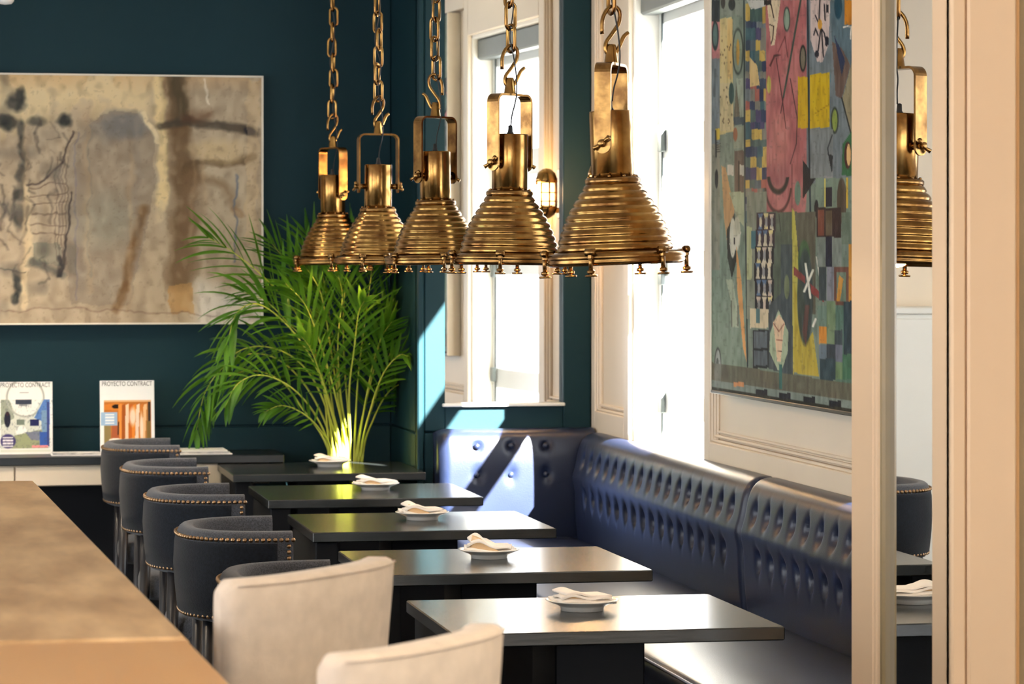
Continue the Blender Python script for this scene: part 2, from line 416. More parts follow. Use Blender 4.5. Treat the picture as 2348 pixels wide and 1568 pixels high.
# ------------------------------------------------------------------ tables
TABY = [7.075 + 1.32 * i for i in range(5)]      # centres, nearest first
TX0, TX1, TD, TZ = 1.152, 1.942, .355, .75
ORD = ['nearest', 'second nearest', 'middle', 'second farthest', 'farthest']
def table(i):
    y = TABY[i]
    lab = ['nearest dark wooden table, in front of the cream pier', 'dark wooden table second nearest the camera', 'dark wooden table in the middle of the row of five',
           'dark wooden table second from the palm, beside the sunlit banquette end', 'farthest dark wooden table, right in front of the palm'][i]
    t = thing('dining_table', lab, 'table', ((TX0 + TX1) / 2, y, 0), group='dark tables along the banquette')
    hw = (TX1 - TX0) / 2
    MB().box(-hw, hw, -TD, TD, TZ - .032, TZ, .003).build('table_top', M_TABLE, t)
    MB().box(-hw + .012, -hw + .085, -TD + .03, TD - .06, 0, TZ - .032, .004).build('panel_leg', M_TBASE, t)
    MB().box(-.11, .11, -.13, .15, .03, TZ - .032, .004).build('pedestal', M_TBASE, t)
    MB().box(-.24, .24, -.24, .24, 0, .03, .006).build('base_plate', M_TBASE, t)
for i in range(5): table(i)

# plates with napkins
def plate_mesh():
    p = [(.0, .008), (.046, .008), (.048, .0), (.053, .0), (.054, .009), (.062, .014), (.078, .020), (.089, .0245), (.0905, .026), (.088, .0275), (.076, .0235), (.060, .018), (.045, .0145), (.0, .0145)]
    return MB().lathe(p, 40, cap=False).mesh('plate', M_CHINA)
def sheet(fn, nx, ny, th, M=None):
    """a closed cloth sheet: fn(s,t)->(x,y,z), s,t in 0..1"""
    mb = MB(); top = []; 
    for j in range(ny + 1):
        for i in range(nx + 1): top.append(Vector(fn(i / nx, j / ny)))
    bot = [p - Vector((0, 0, th)) for p in top]; n = len(top); fs = []
    W = nx + 1
    for j in range(ny):
        for i in range(nx):
            a = j * W + i
            fs.append((a, a + 1, a + W + 1, a + W)); fs.append((n + a, n + a + W, n + a + W + 1, n + a + 1))
    for i in range(nx):
        fs.append((i, n + i, n + i + 1, i + 1)); a = ny * W + i; fs.append((a, a + 1, n + a + 1, n + a))
    for j in range(ny):
        a = j * W; fs.append((a, a + W, n + a + W, n + a)); a = j * W + nx; fs.append((a, n + a, n + a + W, a + W))
    return mb.add(top + bot, fs, True)
def napkin(par, k):
    rnd = random.Random(40 + k)
    h = [0.6, 1.5, 1.0, .75, .6][k]; cz = .0295
    # lower layer: slightly wavy fold
    def low(s, t):
        x = (s - .5) * .145; y = (t - .5) * .10
        return (x, y, cz + .006 + .004 * math.sin(s * 5 + k) + .0035 * math.sin(t * 7) + .012 * abs(s - .5) ** 1.5)
    sheet(low, 14, 10, .006).build('napkin_layer', M_NAPKIN, par)
    def mid(s, t):
        x = (s - .52) * .128 + .006 * t; y = (t - .5) * .092
        return (x, y, cz + .016 + .012 * h * math.exp(-((s - .30) / .26) ** 2) + .003 * math.sin(9 * s + 4 * t))
    sheet(mid, 14, 10, .006).build('napkin_layer', M_NAPKIN, par)
    # top fold: front left corner turned back, showing its underside
    def topf(s, t):
        x = (s - .45) * .118 - .010 * t; y = (t - .45) * .085
        z = cz + .024 + .020 * h * math.exp(-((s - .22) / .24) ** 2) * (0.55 + .45 * t) - .012 * s * h
        return (x, y, max(z, cz + .020))
    sheet(topf, 16, 12, .005).build('napkin_layer', M_NAPKIN, par)
    def flap(s, t):
        x = -.060 + .085 * s + .01 * t; y = -.046 + .03 * t * (1 - s)
        z = cz + .004 + (.030 * h) * t * (1 - s) + .004 * math.sin(s * 6)
        return (x, y, z)
    sheet(flap, 12, 8, .003).build('napkin_fold', M_NAPTAN, par)
PM = plate_mesh()
PU = [(1335, 1392), (1122, 1277), (968, 1192), (861, 1121), (757, 1056)]
NL = ['low folded', 'tall folded', 'tilted folded', 'flat layered', 'flat folded']
for i in range(5):
    ang = [0.1, -.15, .05, .2, 0][i]
    d = (PU[i][0] - 1174) / F; y = TABY[i] + .06
    x = y * math.tan(TH + math.atan(d))
    t = thing('napkin_plate', 'white china plate on the ' + ['nearest dark table', 'dark table second nearest the camera', 'middle dark table', 'dark table second from the palm', 'farthest dark table by the palm'][i], 'plate', (x, y, TZ + .0005), ang, 'plates on the dark tables')
    link('plate_body', PM, t)
    n = thing('folded_napkin', NL[i] + ' ivory napkin lying on the plate of the ' + ['nearest table', 'table second nearest the camera', 'middle table', 'table second from the palm', 'farthest table'][i], 'napkin', (x, y, TZ + .0005 - .0105), ang, 'ivory napkins on plates')
    napkin(n, i)

# ------------------------------------------------------------------ pendant lamps
def lamp_meshes():
    ms = {}
    # ribbed shade, closed wall with an inner surface
    base = [(.030, .139), (.06, .134), (.09, .124), (.115, .113), (.14, .099), (.165, .083), (.185, .070), (.198, .062)]
    def br(z):
        for (a, ra), (b, rb) in zip(base, base[1:]):
            if z <= b: return ra + (rb - ra) * (z - a) / (b - a)
        return base[-1][1]
    prof = []
    NR = 9; z0, z1 = .030, .198
    for k in range(NR):
        for q in range(6):
            f = q / 6
            z = z0 + (z1 - z0) * (k + f) / NR
            prof.append((br(z) - .0015 + .0062 * math.sqrt(max(0, 1 - (2 * f - 1) ** 2)), z))
    prof.append((.062, .198))
    inner = [(max(r - .008, .01), z) for (r, z) in [(br(z0 + (z1 - z0) * q / 14), z0 + (z1 - z0) * q / 14) for q in range(14, -1, -1)]]
    ms['shade'] = MB().lathe(prof + inner, 48, closed=True).mesh('shade', M_BRASS)
    ms['collar'] = MB().lathe([(.050, .196), (.066, .196), (.068, .200), (.068, .207), (.064, .211), (.050, .211)], 40, closed=True).mesh('collar', M_BRASSD)
    ms['body'] = MB().lathe([(.0505, .205), (.0515, .206), (.0515, .371), (.0505, .374), (.046, .374), (.046, .366), (.0, .366)], 40, cap=False).mesh('body', M_BRASS)
    ms['rim'] = MB().lathe([(.136, .030), (.150, .031), (.166, .027), (.172, .021), (.172, .014), (.168, .011), (.171, .008), (.168, .001), (.160, -.003), (.150, -.002), (.142, .006), (.134, .020)], 56, closed=True).mesh('rim_ring', M_BRASSD)
    ms['bulb'] = MB().lathe([(.0, .030), (.02, .034), (.036, .05), (.042, .072), (.036, .095), (.02, .118), (.018, .15), (.0, .15)], 20, cap=False).mesh('bulb', M_BULB)
    # rim clamp: hinged lug, eye bolt and foot
    c = MB()
    c.box(.150, .182, -.008, .008, .012, .032, .004)
    c.tube([(.176, -.012, .030), (.176, .012, .030)], .0095, 10)
    c.tube([(.176, 0, .026), (.176, 0, -.014)], .0055, 8)
    c.lathe([(.006, -.012), (.010, -.014), (.010, -.020), (.006, -.022)], 10, cx=.176).lathe([(.014, -.024), (.016, -.026), (.014, -.029), (.004, -.029)], 12, cx=.176)
    c.lathe([(.004, -.022), (.004, -.025)], 8, cx=.176)
    ms['clamp'] = c.mesh('rim_clamp', M_BRASSD)
    c = MB().box(.136, .146, -.006, .006, .03, .036, .002); ms['bolt'] = MB().lathe([(.0042, 0), (.0042, .004), (.002, .006)], 8).mesh('collar_bolt', M_BRASSD)
    # yoke strap in the local xz plane
    S, zt, r = .0745, .487, .022
    path = [(-S, .286)] + [(-S, .286 + (zt - r - .286) * k / 4) for k in range(1, 5)]
    for k in range(1, 7): a = math.pi - (math.pi / 2) * k / 6; path.append((-S + r + r * math.cos(a), zt - r + r * math.sin(a)))
    path += [(-S + r + (2 * S - 2 * r) * k / 3, zt) for k in range(1, 4)]
    for k in range(1, 7): a = math.pi / 2 - (math.pi / 2) * k / 6; path.append((S - r + r * math.cos(a), zt - r + r * math.sin(a)))
    path += [(S, zt - r - (zt - r - .286) * k / 4) for k in range(1, 5)]
    sw = []
    for i, (x, z) in enumerate(path):
        p, q = path[max(i - 1, 0)], path[min(i + 1, len(path) - 1)]
        t = Vector((q[0] - p[0], 0, q[1] - p[1])).normalized(); nn = Vector((-t.z, 0, t.x))
        sw.append(((x, 0, z), nn, (0, 1, 0)))
    hw, th = .0205, .0032
    y = MB().sweep(sw, [(-th, -hw), (th, -hw), (th, hw), (-th, hw)], smooth=False)
    for sx in (-1, 1):                                           # rounded strap ends around the pivot
        y.xf(Matrix.Identity(4))
        b = MB().lathe([(.0205, -th), (.0205, th)], 24); b.xf(Matrix.Translation((sx * S, 0, .288)) @ Matrix.Rotation(R(90), 4, 'Y'))
        y.add(b.v, b.f)
    ms['yoke'] = y.mesh('yoke', M_BRASSD)
    ms['wings'] = []
    for sx in (1, -1):
        b = MB().lathe([(.010, .049), (.010, .078), (.007, .079), (.009, .080), (.009, .090), (.005, .092)], 16)
        b.tube([(0, -.024, .090), (0, -.012, .085), (0, 0, .084), (0, .012, .085), (0, .024, .090)], [.0062, .0048, .004, .0048, .0062], 8)
        b.xf(Matrix.Translation((0, 0, .292)) @ Matrix.Rotation(R(90 * sx), 4, 'Y') @ Matrix.Rotation(R(35), 4, 'Z'))
        ms['wings'].append(b.mesh('wing_nut', M_BRASSD))
    # eye block on the yoke
    e = MB().lathe([(.019, .488), (.017, .494), (.0135, .518), (.0125, .530), (.010, .537), (.0, .538)], 20, cap=False)
    ms['eye'] = e.mesh('eye_block', M_BRASS)
    hp = [(1368, 82), (1369, 48), (1381, 24), (1397, 17), (1410, 30), (1408, 55), (1392, 80), (1378, 100), (1377, 119), (1388, 131), (1402, 122), (1412, 103), (1420, 86), (1431, 76)]
    pts = spline([((u - 1390) / 938, 0, (608 - v) / 938) for u, v in hp], 44)
    ms['hook'] = MB().tube(pts, [.0052] * 40 + [.0052, .0052, .005, .0045], 10).mesh('s_hook', M_BRASS)
    L, Wd = .0285, .0165
    lp = []
    for k in range(9): a = -math.pi / 2 + math.pi * k / 8 + math.pi / 2; lp.append((Wd * math.cos(a), 0, L - .006 + Wd * math.sin(a)))
    for k in range(9): a = math.pi + math.pi * k / 8; lp.append((Wd * math.cos(a), 0, -L + .006 + Wd * math.sin(a)))
    ms['link'] = MB().tube(lp, .0052, 8, closed=True).mesh('chain_link', M_BRASS)
    ms['canopy'] = MB().lathe([(.055, 0), (.055, -.02), (.03, -.035), (.0, -.035)], 24, cap=False).mesh('ceiling_canopy', M_BRASSD)
    ms['gland'] = MB().lathe([(.010, .366), (.010, .378), (.007, .382), (.006, .398), (.003, .40)], 12).mesh('cable_gland', M_CABLE)
    return ms
LM = lamp_meshes()
LX = 1.604
# (yoke yaw, hook yaw, tilt of the shade, clamp phase)
LP = [(-72, 15, 2.2, 8), (-50, 12, -.6, 22), (-42, 170, .6, 40), (-14, 25, -.4, 14), (52, 30, .8, 30)]
LLAB = ['brass ship pendant nearest the camera, above the nearest table', 'second brass ship pendant from the camera, left of the nearest one', 'middle brass ship pendant of the five, in front of the teal pier',
        'brass ship pendant second from the left, overlapping the leftmost one', 'farthest and leftmost brass ship pendant, above the palm']
for i in range(5):
    yaw, hyaw, tilt, ph = LP[i]
    t = thing('pendant_lamp', LLAB[i], 'pendant lamp', (LX, TABY[i], HC + .002), -TH, 'brass pendants in a row above the tables')
    ry = R(yaw) + 0.0
    rot = (0, 0, -ry)
    piv = Vector((0, 0, .292))
    TM = Matrix.Translation(piv) @ Matrix.Rotation(R(-tilt), 4, 'Y') @ Matrix.Translation(-piv)
    tl = TM.to_translation(); te = TM.to_euler()
    for nm in ('shade', 'body', 'collar', 'rim', 'bulb', 'gland'):
        o = link({'rim': 'rim_ring', 'body': 'lamp_body', 'gland': 'cable_gland'}.get(nm, nm), LM[nm], t, tl, te)
        if nm == 'rim': rim = o
        if nm == 'collar': colr = o
    for k in range(6): link('rim_clamp', LM['clamp'], rim, (0, 0, 0), (0, 0, R(ph + 60 * k)))
    for k in range(10):
        a = R(36 * k + ph); link('collar_bolt', LM['bolt'], colr, (.059 * math.cos(a), .059 * math.sin(a), .2105))
    yk = link('yoke', LM['yoke'], t, (0, 0, 0), rot)
    for wm in LM['wings']: link('wing_nut', wm, yk)
    link('eye_block', LM['eye'], yk)
    link('s_hook', LM['hook'], t, (0, 0, 0), (0, 0, R(hyaw)))
    z = .650; k = 0
    top = ZC - HC - .03
    while z < top:
        link('chain_link', LM['link'], t, (0.004 * math.sin(k * 1.7 + i), 0, z), (0, 0, R((90 if k % 2 == 0 else 0) + 25 + i * 13)))
        z += .0645; k += 1
    link('ceiling_canopy', LM['canopy'], t, (0, 0, ZC - HC - .002))
    cp = [(.002, 0, .398), (.006, -.006, .43), (.014, -.024, .46), (.020, -.027, .50), (.016, -.024, .56), (.006, -.012, .62)]
    cp += [(.012 * math.sin(q * 2.2), -.010 + .006 * math.cos(q * 1.3), .66 + q * .09) for q in range(8)]
    MB().tube(spline(cp, 60), .0022, 6).build('power_cable', M_CABLE, t)
    l = bpy.data.lights.new('pendant_glow', 'POINT'); l.energy = 3.0; l.color = (1, .62, .28); l.shadow_soft_size = .03
    lo = bpy.data.objects.new('pendant_glow', l); COL.objects.link(lo); lo.parent = t; lo.location = (0, 0, .022)

# caged wall light on the cream panel beside the corner
sc = thing('caged_wall_light', 'small lit brass bulkhead light with cage, seen in the tall mirror', 'wall light', (2.648, 11.895, 1.913))
MB().lathe([(.0, .112), (.02, .108), (.038, .092), (.048, .066), (.049, .048), (.0, .048)], 24, cap=False).build('top_dome', M_BRASS, sc)
MB().lathe([(.0, -.112), (.016, -.108), (.036, -.092), (.046, -.070), (.046, -.056), (.0, -.056)], 24, cap=False).build('bottom_dome', M_BRASS, sc)
MB().lathe([(.0, -.05), (.030, -.05), (.034, -.04), (.034, .036), (.030, .046), (.0, .046)], 20, cap=False).build('glass_bulb', mat('lit_bulb', (1, .75, .4), .3, emit=(1, .62, .25), estr=3.2), sc)
for k in range(8):
    a = 2 * math.pi * k / 8
    MB().tube([(.046 * math.cos(a), .046 * math.sin(a), z) for z in (-.062, .056)], .0036, 6).build('cage_bar', M_BRASS, sc)
for z in (-.034, .004):
    MB().tube([(.047 * math.cos(2 * math.pi * k / 24), .047 * math.sin(2 * math.pi * k / 24), z) for k in range(24)], .0026, 6, closed=True).build('cage_ring', M_BRASS, sc)
MB().box(.030, .069, -.018, .018, -.085, -.062, .004).box(.060, .069, -.04, .04, -.11, .11, .004).build('wall_bracket', M_BRASS, sc)
l = bpy.data.lights.new('wall_light_glow', 'POINT'); l.energy = 9; l.color = (1, .58, .24); l.shadow_soft_size = .04
lo = bpy.data.objects.new('wall_light_glow', l); COL.objects.link(lo); lo.parent = sc; lo.location = (-.05, 0, 0)

# ------------------------------------------------------------------ banquettes
BT = .90
def back_profile():
    return [(2.600, .44), (2.592, .50), (2.587, .56), (2.585, .62), (2.585, .68), (2.587, .74), (2.592, .79), (2.600, .83), (2.612, .862), (2.630, .884), (2.652, .896), (2.676, .90), (2.699, .898)]
BTN = MB().lathe([(.0, .009), (.006, .008), (.010, .005), (.0115, 0)], 14, cap=False).mesh('button', M_LEATHER)
def tuft_section(name, y0, y1, label, rows=(.785, .645), pitch=.147):
    t = thing(name, label, 'banquette', (2.35, (y0 + y1) / 2, 0), group='navy leather banquette along the window wall')
    o = t.location
    P = spline([(x, 0, z) for x, z in back_profile()], 46)
    P = [(p.x, p.z) for p in P]
    ny = int((y1 - y0) / .0105)
    n = int((y1 - y0 - .06) / pitch); off = ((y1 - y0) - (n - 1) * pitch) / 2 if n > 1 else (y1 - y0) / 2
    ub = [[y0 + off + pitch * k for k in range(n)], [y0 + off + pitch * (k + .5) for k in range(n - 1)]]
    vs = []; fs = []
    for j in range(ny + 1):
        y = y0 + (y1 - y0) * j / ny
        e = min(y - y0, y1 - y) ; rnd = .030 * max(0, 1 - e / .035) ** 2
        for (x, z) in P:
            d = rnd
            for r in range(2):
                zr = rows[r]
                q = min(abs(y - b) for b in ub[r])
                d += .030 * math.exp(-(q / .023) ** 2 - ((z - zr) / .027) ** 2)
                fl = math.exp(-((z - zr - .018) / .032) ** 2) if r == 0 else math.exp(-((z - zr + .012) / .036) ** 2)
                d += .009 * math.exp(-(q / .012) ** 2) * fl
            # puffed bands between the rows
            d -= .012 * math.exp(-((z - .715) / .04) ** 2)
            inb = 1.0 if x < 2.65 else .25
            vs.append((min(x + d * inb - o.x, XW - .001 - o.x), y - o.y, z - (.35 * rnd)))
    W = len(P)
    for j in range(ny):
        for k in range(W - 1): fs.append((j * W + k, j * W + k + 1, (j + 1) * W + k + 1, (j + 1) * W + k))
    # back side and ends
    nb = len(vs)
    for j in range(ny + 1):
        y = y0 + (y1 - y0) * j / ny; vs.append((XW - .001 - o.x, y - o.y, .44)); 
    for j in range(ny):
        fs.append((nb + j, nb + j + 1, (j + 1) * W, j * W)); fs.append((nb + j, j * W + W - 1, (j + 1) * W + W - 1, nb + j + 1))
    fs.append(tuple([nb] + list(range(0, W)))); fs.append(tuple([nb + ny] + [ny * W + k for k in range(W - 1, -1, -1)]))
    bo = MB().add(vs, fs, True).build('backrest', M_LEATHER, t)
    for r in range(2):
        for yb in ub[r]:
            link('button', BTN, bo, (2.587 + .037 - o.x, yb - o.y, rows[r]), (0, R(-90), 0))
    # seat cushion with rounded front and piping
    xs = 2.005
    se = [(xs + .03, .33), (xs + .008, .345), (xs, .38), (xs + .004, .425), (xs + .022, .447), (xs + .06, .456), (xs + .25, .464), (2.62, .452), (2.62, .33)]
    sw = [((0, y - o.y, 0), (1, 0, 0), (0, 0, 1)) for y in np.linspace(y0, y1, 8)]
    s = MB().sweep(sw, [(x - o.x, z) for x, z in [(p.x, p.z) for p in spline([(a, 0, b) for a, b in se], 40)]]).build('seat_cushion', M_LEATHER, t)
    MB().tube([(xs + .014 - o.x, y - o.y, .446) for y in np.linspace(y0, y1, 6)], .0042, 8).build('piping', M_PIPING, s)
    MB().box(xs + .035 - o.x, XW - .002 - o.x, y0 - o.y, y1 - o.y, 0, .33, .004).build('plinth', M_BASE, t)
    return t
tuft_section('banquette_bench', 9.475, 12.12, 'long navy leather banquette with two rows of deep tufting below the window')
tuft_section('banquette_bench', 6.27, 9.465, 'navy leather banquette section behind the nearest table, right of the seam')
# end section facing the camera
te = thing('banquette_end', 'sunlit navy leather banquette end with six buttons under the teal mirror', 'banquette', (2.35, 12.2, 0), group='navy leather banquette along the window wall')
X0, X1, YE = 2.02, 2.69, 12.135
vs = []; fs = []
pr = [(p.x, p.z) for p in spline([(.0, 0, .40), (-.004, 0, .5), (-.008, 0, .6), (-.008, 0, .7), (-.004, 0, .79), (.006, 0, .85), (.024, 0, .889), (.055, 0, .908), (.10, 0, .914), (.163, 0, .908)], 40)]
NX = 110; bx = [at_y(u, 1025, YE).x for u in (1094, 1172, 1252)] ; bz = (.845, .725)
for i in range(NX + 1):
    x = X0 + (X1 - X0) * i / NX
    e = x - X0; rd = .045 * max(0, 1 - e / .05) ** 2.2
    for (dy, z) in pr:
        d = 0
        for b in bx:
            for zz in bz: d += .017 * math.exp(-(((x - b) / .020) ** 2 + ((z - zz) / .020) ** 2))
        vs.append((x - 2.35, min(YE + dy + d + rd, YP - .002) - 12.2, z - .4 * rd))
W = len(pr)
for i in range(NX):
    for k in range(W - 1): fs.append((i * W + k, (i + 1) * W + k, (i + 1) * W + k + 1, i * W + k + 1))
nb = len(vs)
for i in range(NX + 1): vs.append((X0 + (X1 - X0) * i / NX - 2.35, YP - .002 - 12.2, .40))
for i in range(NX):
    fs.append((nb + i, i * W, (i + 1) * W, nb + i + 1)); fs.append((nb + i, nb + i + 1, (i + 1) * W + W - 1, i * W + W - 1))
fs.append(tuple([nb] + list(range(W - 1, -1, -1)))); fs.append(tuple([nb + NX] + [NX * W + k for k in range(W)]))
eo = MB().add(vs, fs, True).build('backrest', M_LEATHER, te)
for b in bx:
    for zz in bz: link('button', BTN, eo, (b - 2.35, YE + .004 - 12.2, zz), (R(90), 0, 0), (1.15, 1.15, 1.2))
MB().box(X0 - 2.35, X1 - 2.35, YE + .02 - 12.2, YP - .002 - 12.2, 0, .40, .004).build('plinth', M_BASE, te)

# ------------------------------------------------------------------ grey barrel chairs
def chair_meshes():
    A, B, N = .275, .283, 2.5
    def outer(ph, k=1.0):            # superellipse, back at -A, ends beyond +0
        c, s_ = math.cos(ph), math.sin(ph)
        return Vector((-A * k * abs(c) ** (2 / N) * (1 if c >= 0 else -1), B * k * abs(s_) ** (2 / N) * (1 if s_ >= 0 else -1), 0))
    pts = [outer(p) for p in np.linspace(-math.pi / 2, math.pi / 2, 61)]
    pts = [pts[0] + Vector((.018, 0, 0))] + pts + [pts[-1] + Vector((.018, 0, 0))]
    def frame(i):
        p, q = pts[max(i - 1, 0)], pts[min(i + 1, len(pts) - 1)]
        t = (q - p).normalized(); return Vector((t.y, -t.x, 0)) * -1.0   # outward?
    path = []
    for i, p in enumerate(pts):
        n = frame(i)
        if n.dot(p + Vector((.0, 0, 0))) < 0 and abs(p.y) < B * .9: n = -n
        if abs(p.y) >= B * .9 and n.y * p.y < 0: n = -n
        path.append((p, n, Vector((0, 0, 1))))
    th = .05
    # section: outer face slightly bulged and tapering in at the bottom
    sect = [(-.030, .612), (-.012, .618), (-.006, .64), (.004, .70), (.008, .76), (.005, .82), (.0, .848), (-.006, .860), (-.014, .866), (-.030, .868), (-.042, .864), (-.049, .852), (-.050, .80), (-.052, .70), (-.050, .625), (-.042, .612)]
    shell = MB().sweep(path, sect)
    ms = {'shell': shell.mesh('backrest_shell', M_FELT)}
    # outer upholstery panel in dark velvet inside the nail line
    sect2 = [(.0, .63), (.0075, .70), (.0115, .76), (.0085, .82), (.0055, .836), (-.002, .836), (-.004, .63)]
    ms['panel'] = MB().sweep(path[2:-2], sect2).mesh('outer_panel', M_FELTD)
    # arc-length nail positions
    nails = []
    def walk(z, off, step, i0=0, i1=None):
        acc = 0; out = []
        seq = path[i0:i1]
        for (p, n, _), (q, n2, _) in zip(seq, seq[1:]):
            l = (q - p).length; 
            while acc <= l:
                f = acc / l; nn = n.lerp(n2, f).normalized(); out.append((p.lerp(q, f) + nn * off + Vector((0, 0, z)), nn)); acc += step
            acc -= l
        return out
    nails += walk(.845, .004, .0165)
    for i in (0, len(path) - 1):
        p, n, _ = path[i]; sg = 1
        pp = pts[1] if i == 0 else pts[-2]
        for k in range(1, 12):
            nails.append((pp + n * .006 + Vector((0.006, 0, .845 - .0165 * k)), n))
    nails += walk(.630, -.004, .019)
    ms['nails'] = nails
    ms['nail'] = MB().lathe([(.0064, 0), (.006, .0025), (.0042, .005), (.0, .006)], 10, cap=False).mesh('nailhead', M_NAIL)
    # seat: rounded cushion, tucked under the table
    out = [Vector((.24 + .235 * abs(math.cos(a)) ** .7 * (1 if math.cos(a) > 0 else -1), .235 * abs(math.sin(a)) ** .7 * (1 if math.sin(a) > 0 else -1), 0)) for a in np.linspace(0, 2 * math.pi, 41)[:-1]]
    sv = []; sf = []
    prof = [(.90, .375), (.98, .385), (1.0, .41), (1.0, .44), (.97, .462), (.88, .472), (.5, .478), (.02, .48)]
    c0 = Vector((.24, 0, 0))
    for (k, z) in prof:
        for p in out: sv.append(c0 + (p - c0) * k * .9 + Vector((-.245, 0, z)))
    n = len(out)
    for r in range(len(prof) - 1):
        for i in range(n): j = (i + 1) % n; sf.append((r * n + i, r * n + j, (r + 1) * n + j, (r + 1) * n + i))
    sf.append(tuple(range(n - 1, -1, -1))); sf.append(tuple((len(prof) - 1) * n + i for i in range(n)))
    ms['seat'] = MB().add(sv, sf, True).mesh('seat', M_FELT)
    legs = []
    for (x, y, top, hx) in ((-.20, -.17, .62, -.01), (-.20, .17, .62, -.01), (.15, -.18, .385, .01), (.15, .18, .385, .01)):
        legs.append(MB().tube([(x + hx * 2, y * 1.06, 0.0), (x + hx, y * 1.03, .2), (x, y, top)], [.013, .017, .021], 10).mesh('leg', M_LEG))
    ms['legs'] = legs
    return ms
CM = chair_meshes()
CL = ['charcoal barrel chair with nailhead trim, mostly hidden behind the cream stool', 'charcoal barrel chair with nailhead trim nearest the camera of those fully seen', 'charcoal barrel chair with nailhead trim in the middle of the row',
      'charcoal barrel chair with nailhead trim second from the console', 'charcoal barrel chair with nailhead trim in front of the orange magazine']
for i in range(5):
    t = thing('barrel_chair', CL[i], 'chair', (.925, TABY[i] - .005, 0), R([0, 0, 0, 0, 0][i]), 'grey barrel chairs at the tables')
    sh = link('backrest_shell', CM['shell'], t); sh['label'] = 'curved wool backrest'
    link('outer_panel', CM['panel'], sh)
    for (p, n) in CM['nails']:
        q = n.to_track_quat('Z', 'Y').to_euler()
        link('nailhead', CM['nail'], sh, p, q)
    link('seat', CM['seat'], t)
    for lg in CM['legs']: link('leg', lg, t)

# ------------------------------------------------------------------ wooden counter in the foreground left
def edge_x(y): return .230 + (7.68 - y) * .0388
cb = thing('bar_counter', 'oak bar counter with grained top and worn pale edge, lower left', 'counter', (-.5, 6.0, 0))
def top_piece(name, y0, y1, z0, z1, m, par, c=.008):
    o = par.location
    q = [(-1.3, y0), (edge_x(y0), y0), (edge_x(y1), y1), (-1.3, y1)]
    vs = []
    for z, k in ((z0, 0), (z1 - c, 0), (z1, c)):
        for (x, y) in ((q[0][0] + k, q[0][1] + k), (q[1][0] - k, q[1][1] + k), (q[2][0] - k, q[2][1] - k), (q[3][0] + k, q[3][1] - k)): vs.append((x - o.x, y - o.y, z))
    fs = [(3, 2, 1, 0), (8, 9, 10, 11)]
    for r in range(2):
        for i in range(4): j = (i + 1) % 4; fs.append((r * 4 + i, r * 4 + j, r * 4 + 4 + j, r * 4 + 4 + i))
    return MB().add(vs, fs).build(name, m, par)
top_piece('counter_top', 4.398, 7.66, 1.000, 1.050, M_WOOD, cb)
MB().box(-1.25 + .5, -.02 + .5, 4.45 - 6, 7.5 - 6, 0, 1.0, .004).build('counter_body', M_WOODB, cb)
cb2 = thing('side_counter', 'smooth tan wooden counter butted against the grained one, bottom left corner', 'counter', (-.5, 3.3, 0))
top_piece('counter_top', 2.3, 4.392, .995, 1.046, M_WOOD2, cb2, .006)
MB().box(-1.25 + .5, -.02 + .5, 2.4 - 3.3, 4.35 - 3.3, 0, .995, .004).build('counter_body', M_WOODB, cb2)

# cream bar stools, backs turned to the camera
def stool(pl, pr_, ztop, label):
    pl, pr_ = Vector((*pl, 0)), Vector((*pr_, 0)); mid = (pl + pr_) / 2; wd = (pr_ - pl).length
    a = math.atan2(pr_.y - pl.y, pr_.x - pl.x)
    t = thing('bar_stool', label, 'bar stool', (mid.x, mid.y, 0), a, 'cream upholstered bar stools at the counter')
    # local x along the back, -y towards the camera, +y is the seat side
    def pt(s, zf, off):               # s -1..1 along the back, zf 0 bottom..1 top
        half = wd / 2 * (.84 + .16 * zf ** .8)
        x = s * half; y = .05 * (abs(s) ** 3.0) - .01 + (1 - zf) * .03
        n = Vector((-.05 * 3.0 * s * abs(s) / half, 1, 0)).normalized()
        return Vector((x, y, .60 + (ztop - .60) * zf)) + n * off
    th = .055; NS = 28; loops = []
    prof = [(0, 0.0), (.25, 0), (.6, 0), (.9, 0), (.975, .001), (.992, .006), (1.0, .016), (1.0, .030), (1.0, .046), (.992, .056), (.975, .061), (.9, .062), (.6, .062), (.25, .062), (0, .062)]
    vs = []; fs = []
    for i in range(NS + 1):
        s = -1 + 2 * i / NS
        e = 1 - abs(s); k = min(1, e / .09); sh = math.sqrt(max(0, 1 - (1 - k) ** 2))
        for (zf, off) in prof:
            oo = .031 + (off - .031) * (0.5 + .5 * sh)
            zz = zf - (.03 * (1 - sh) if zf > .9 else 0)
            vs.append(pt(s, max(0, zz), oo))
    n = len(prof)
    for i in range(NS):
        for k in range(n): k2 = (k + 1) % n; fs.append((i * n + k, i * n + k2, (i + 1) * n + k2, (i + 1) * n + k))
    fs.append(tuple(range(n))); fs.append(tuple(NS * n + k for k in range(n - 1, -1, -1)))
    bk = MB().add(vs, fs, True).build('backrest', M_LINEN, t)
    MB().tube([pt(-1 + 2 * i / 24, .985, .001) for i in range(1, 24)], .0022, 6).build('piping', M_LINEN, bk)
    MB().box(-.20, .20, .03, .42, .64, .73, .025).build('seat', M_LINEN, t)
    for sx in (-1, 1):
        for y in (.06, .38):
            MB().tube([(sx * .19, y, 0), (sx * .17, y, .64)], [.015, .02], 8).build('leg', M_LEG, t)
    MB().box(-.18, .18, .37, .39, .22, .24, .004).build('foot_rail', M_LEG, t)
stool((.462, 4.60), (.788, 4.975), 1.105, 'cream upholstered bar stool behind, left of the nearest table')
stool((.515, 3.725), (.803, 4.06), 1.100, 'cream upholstered bar stool closest to the camera at bottom centre')

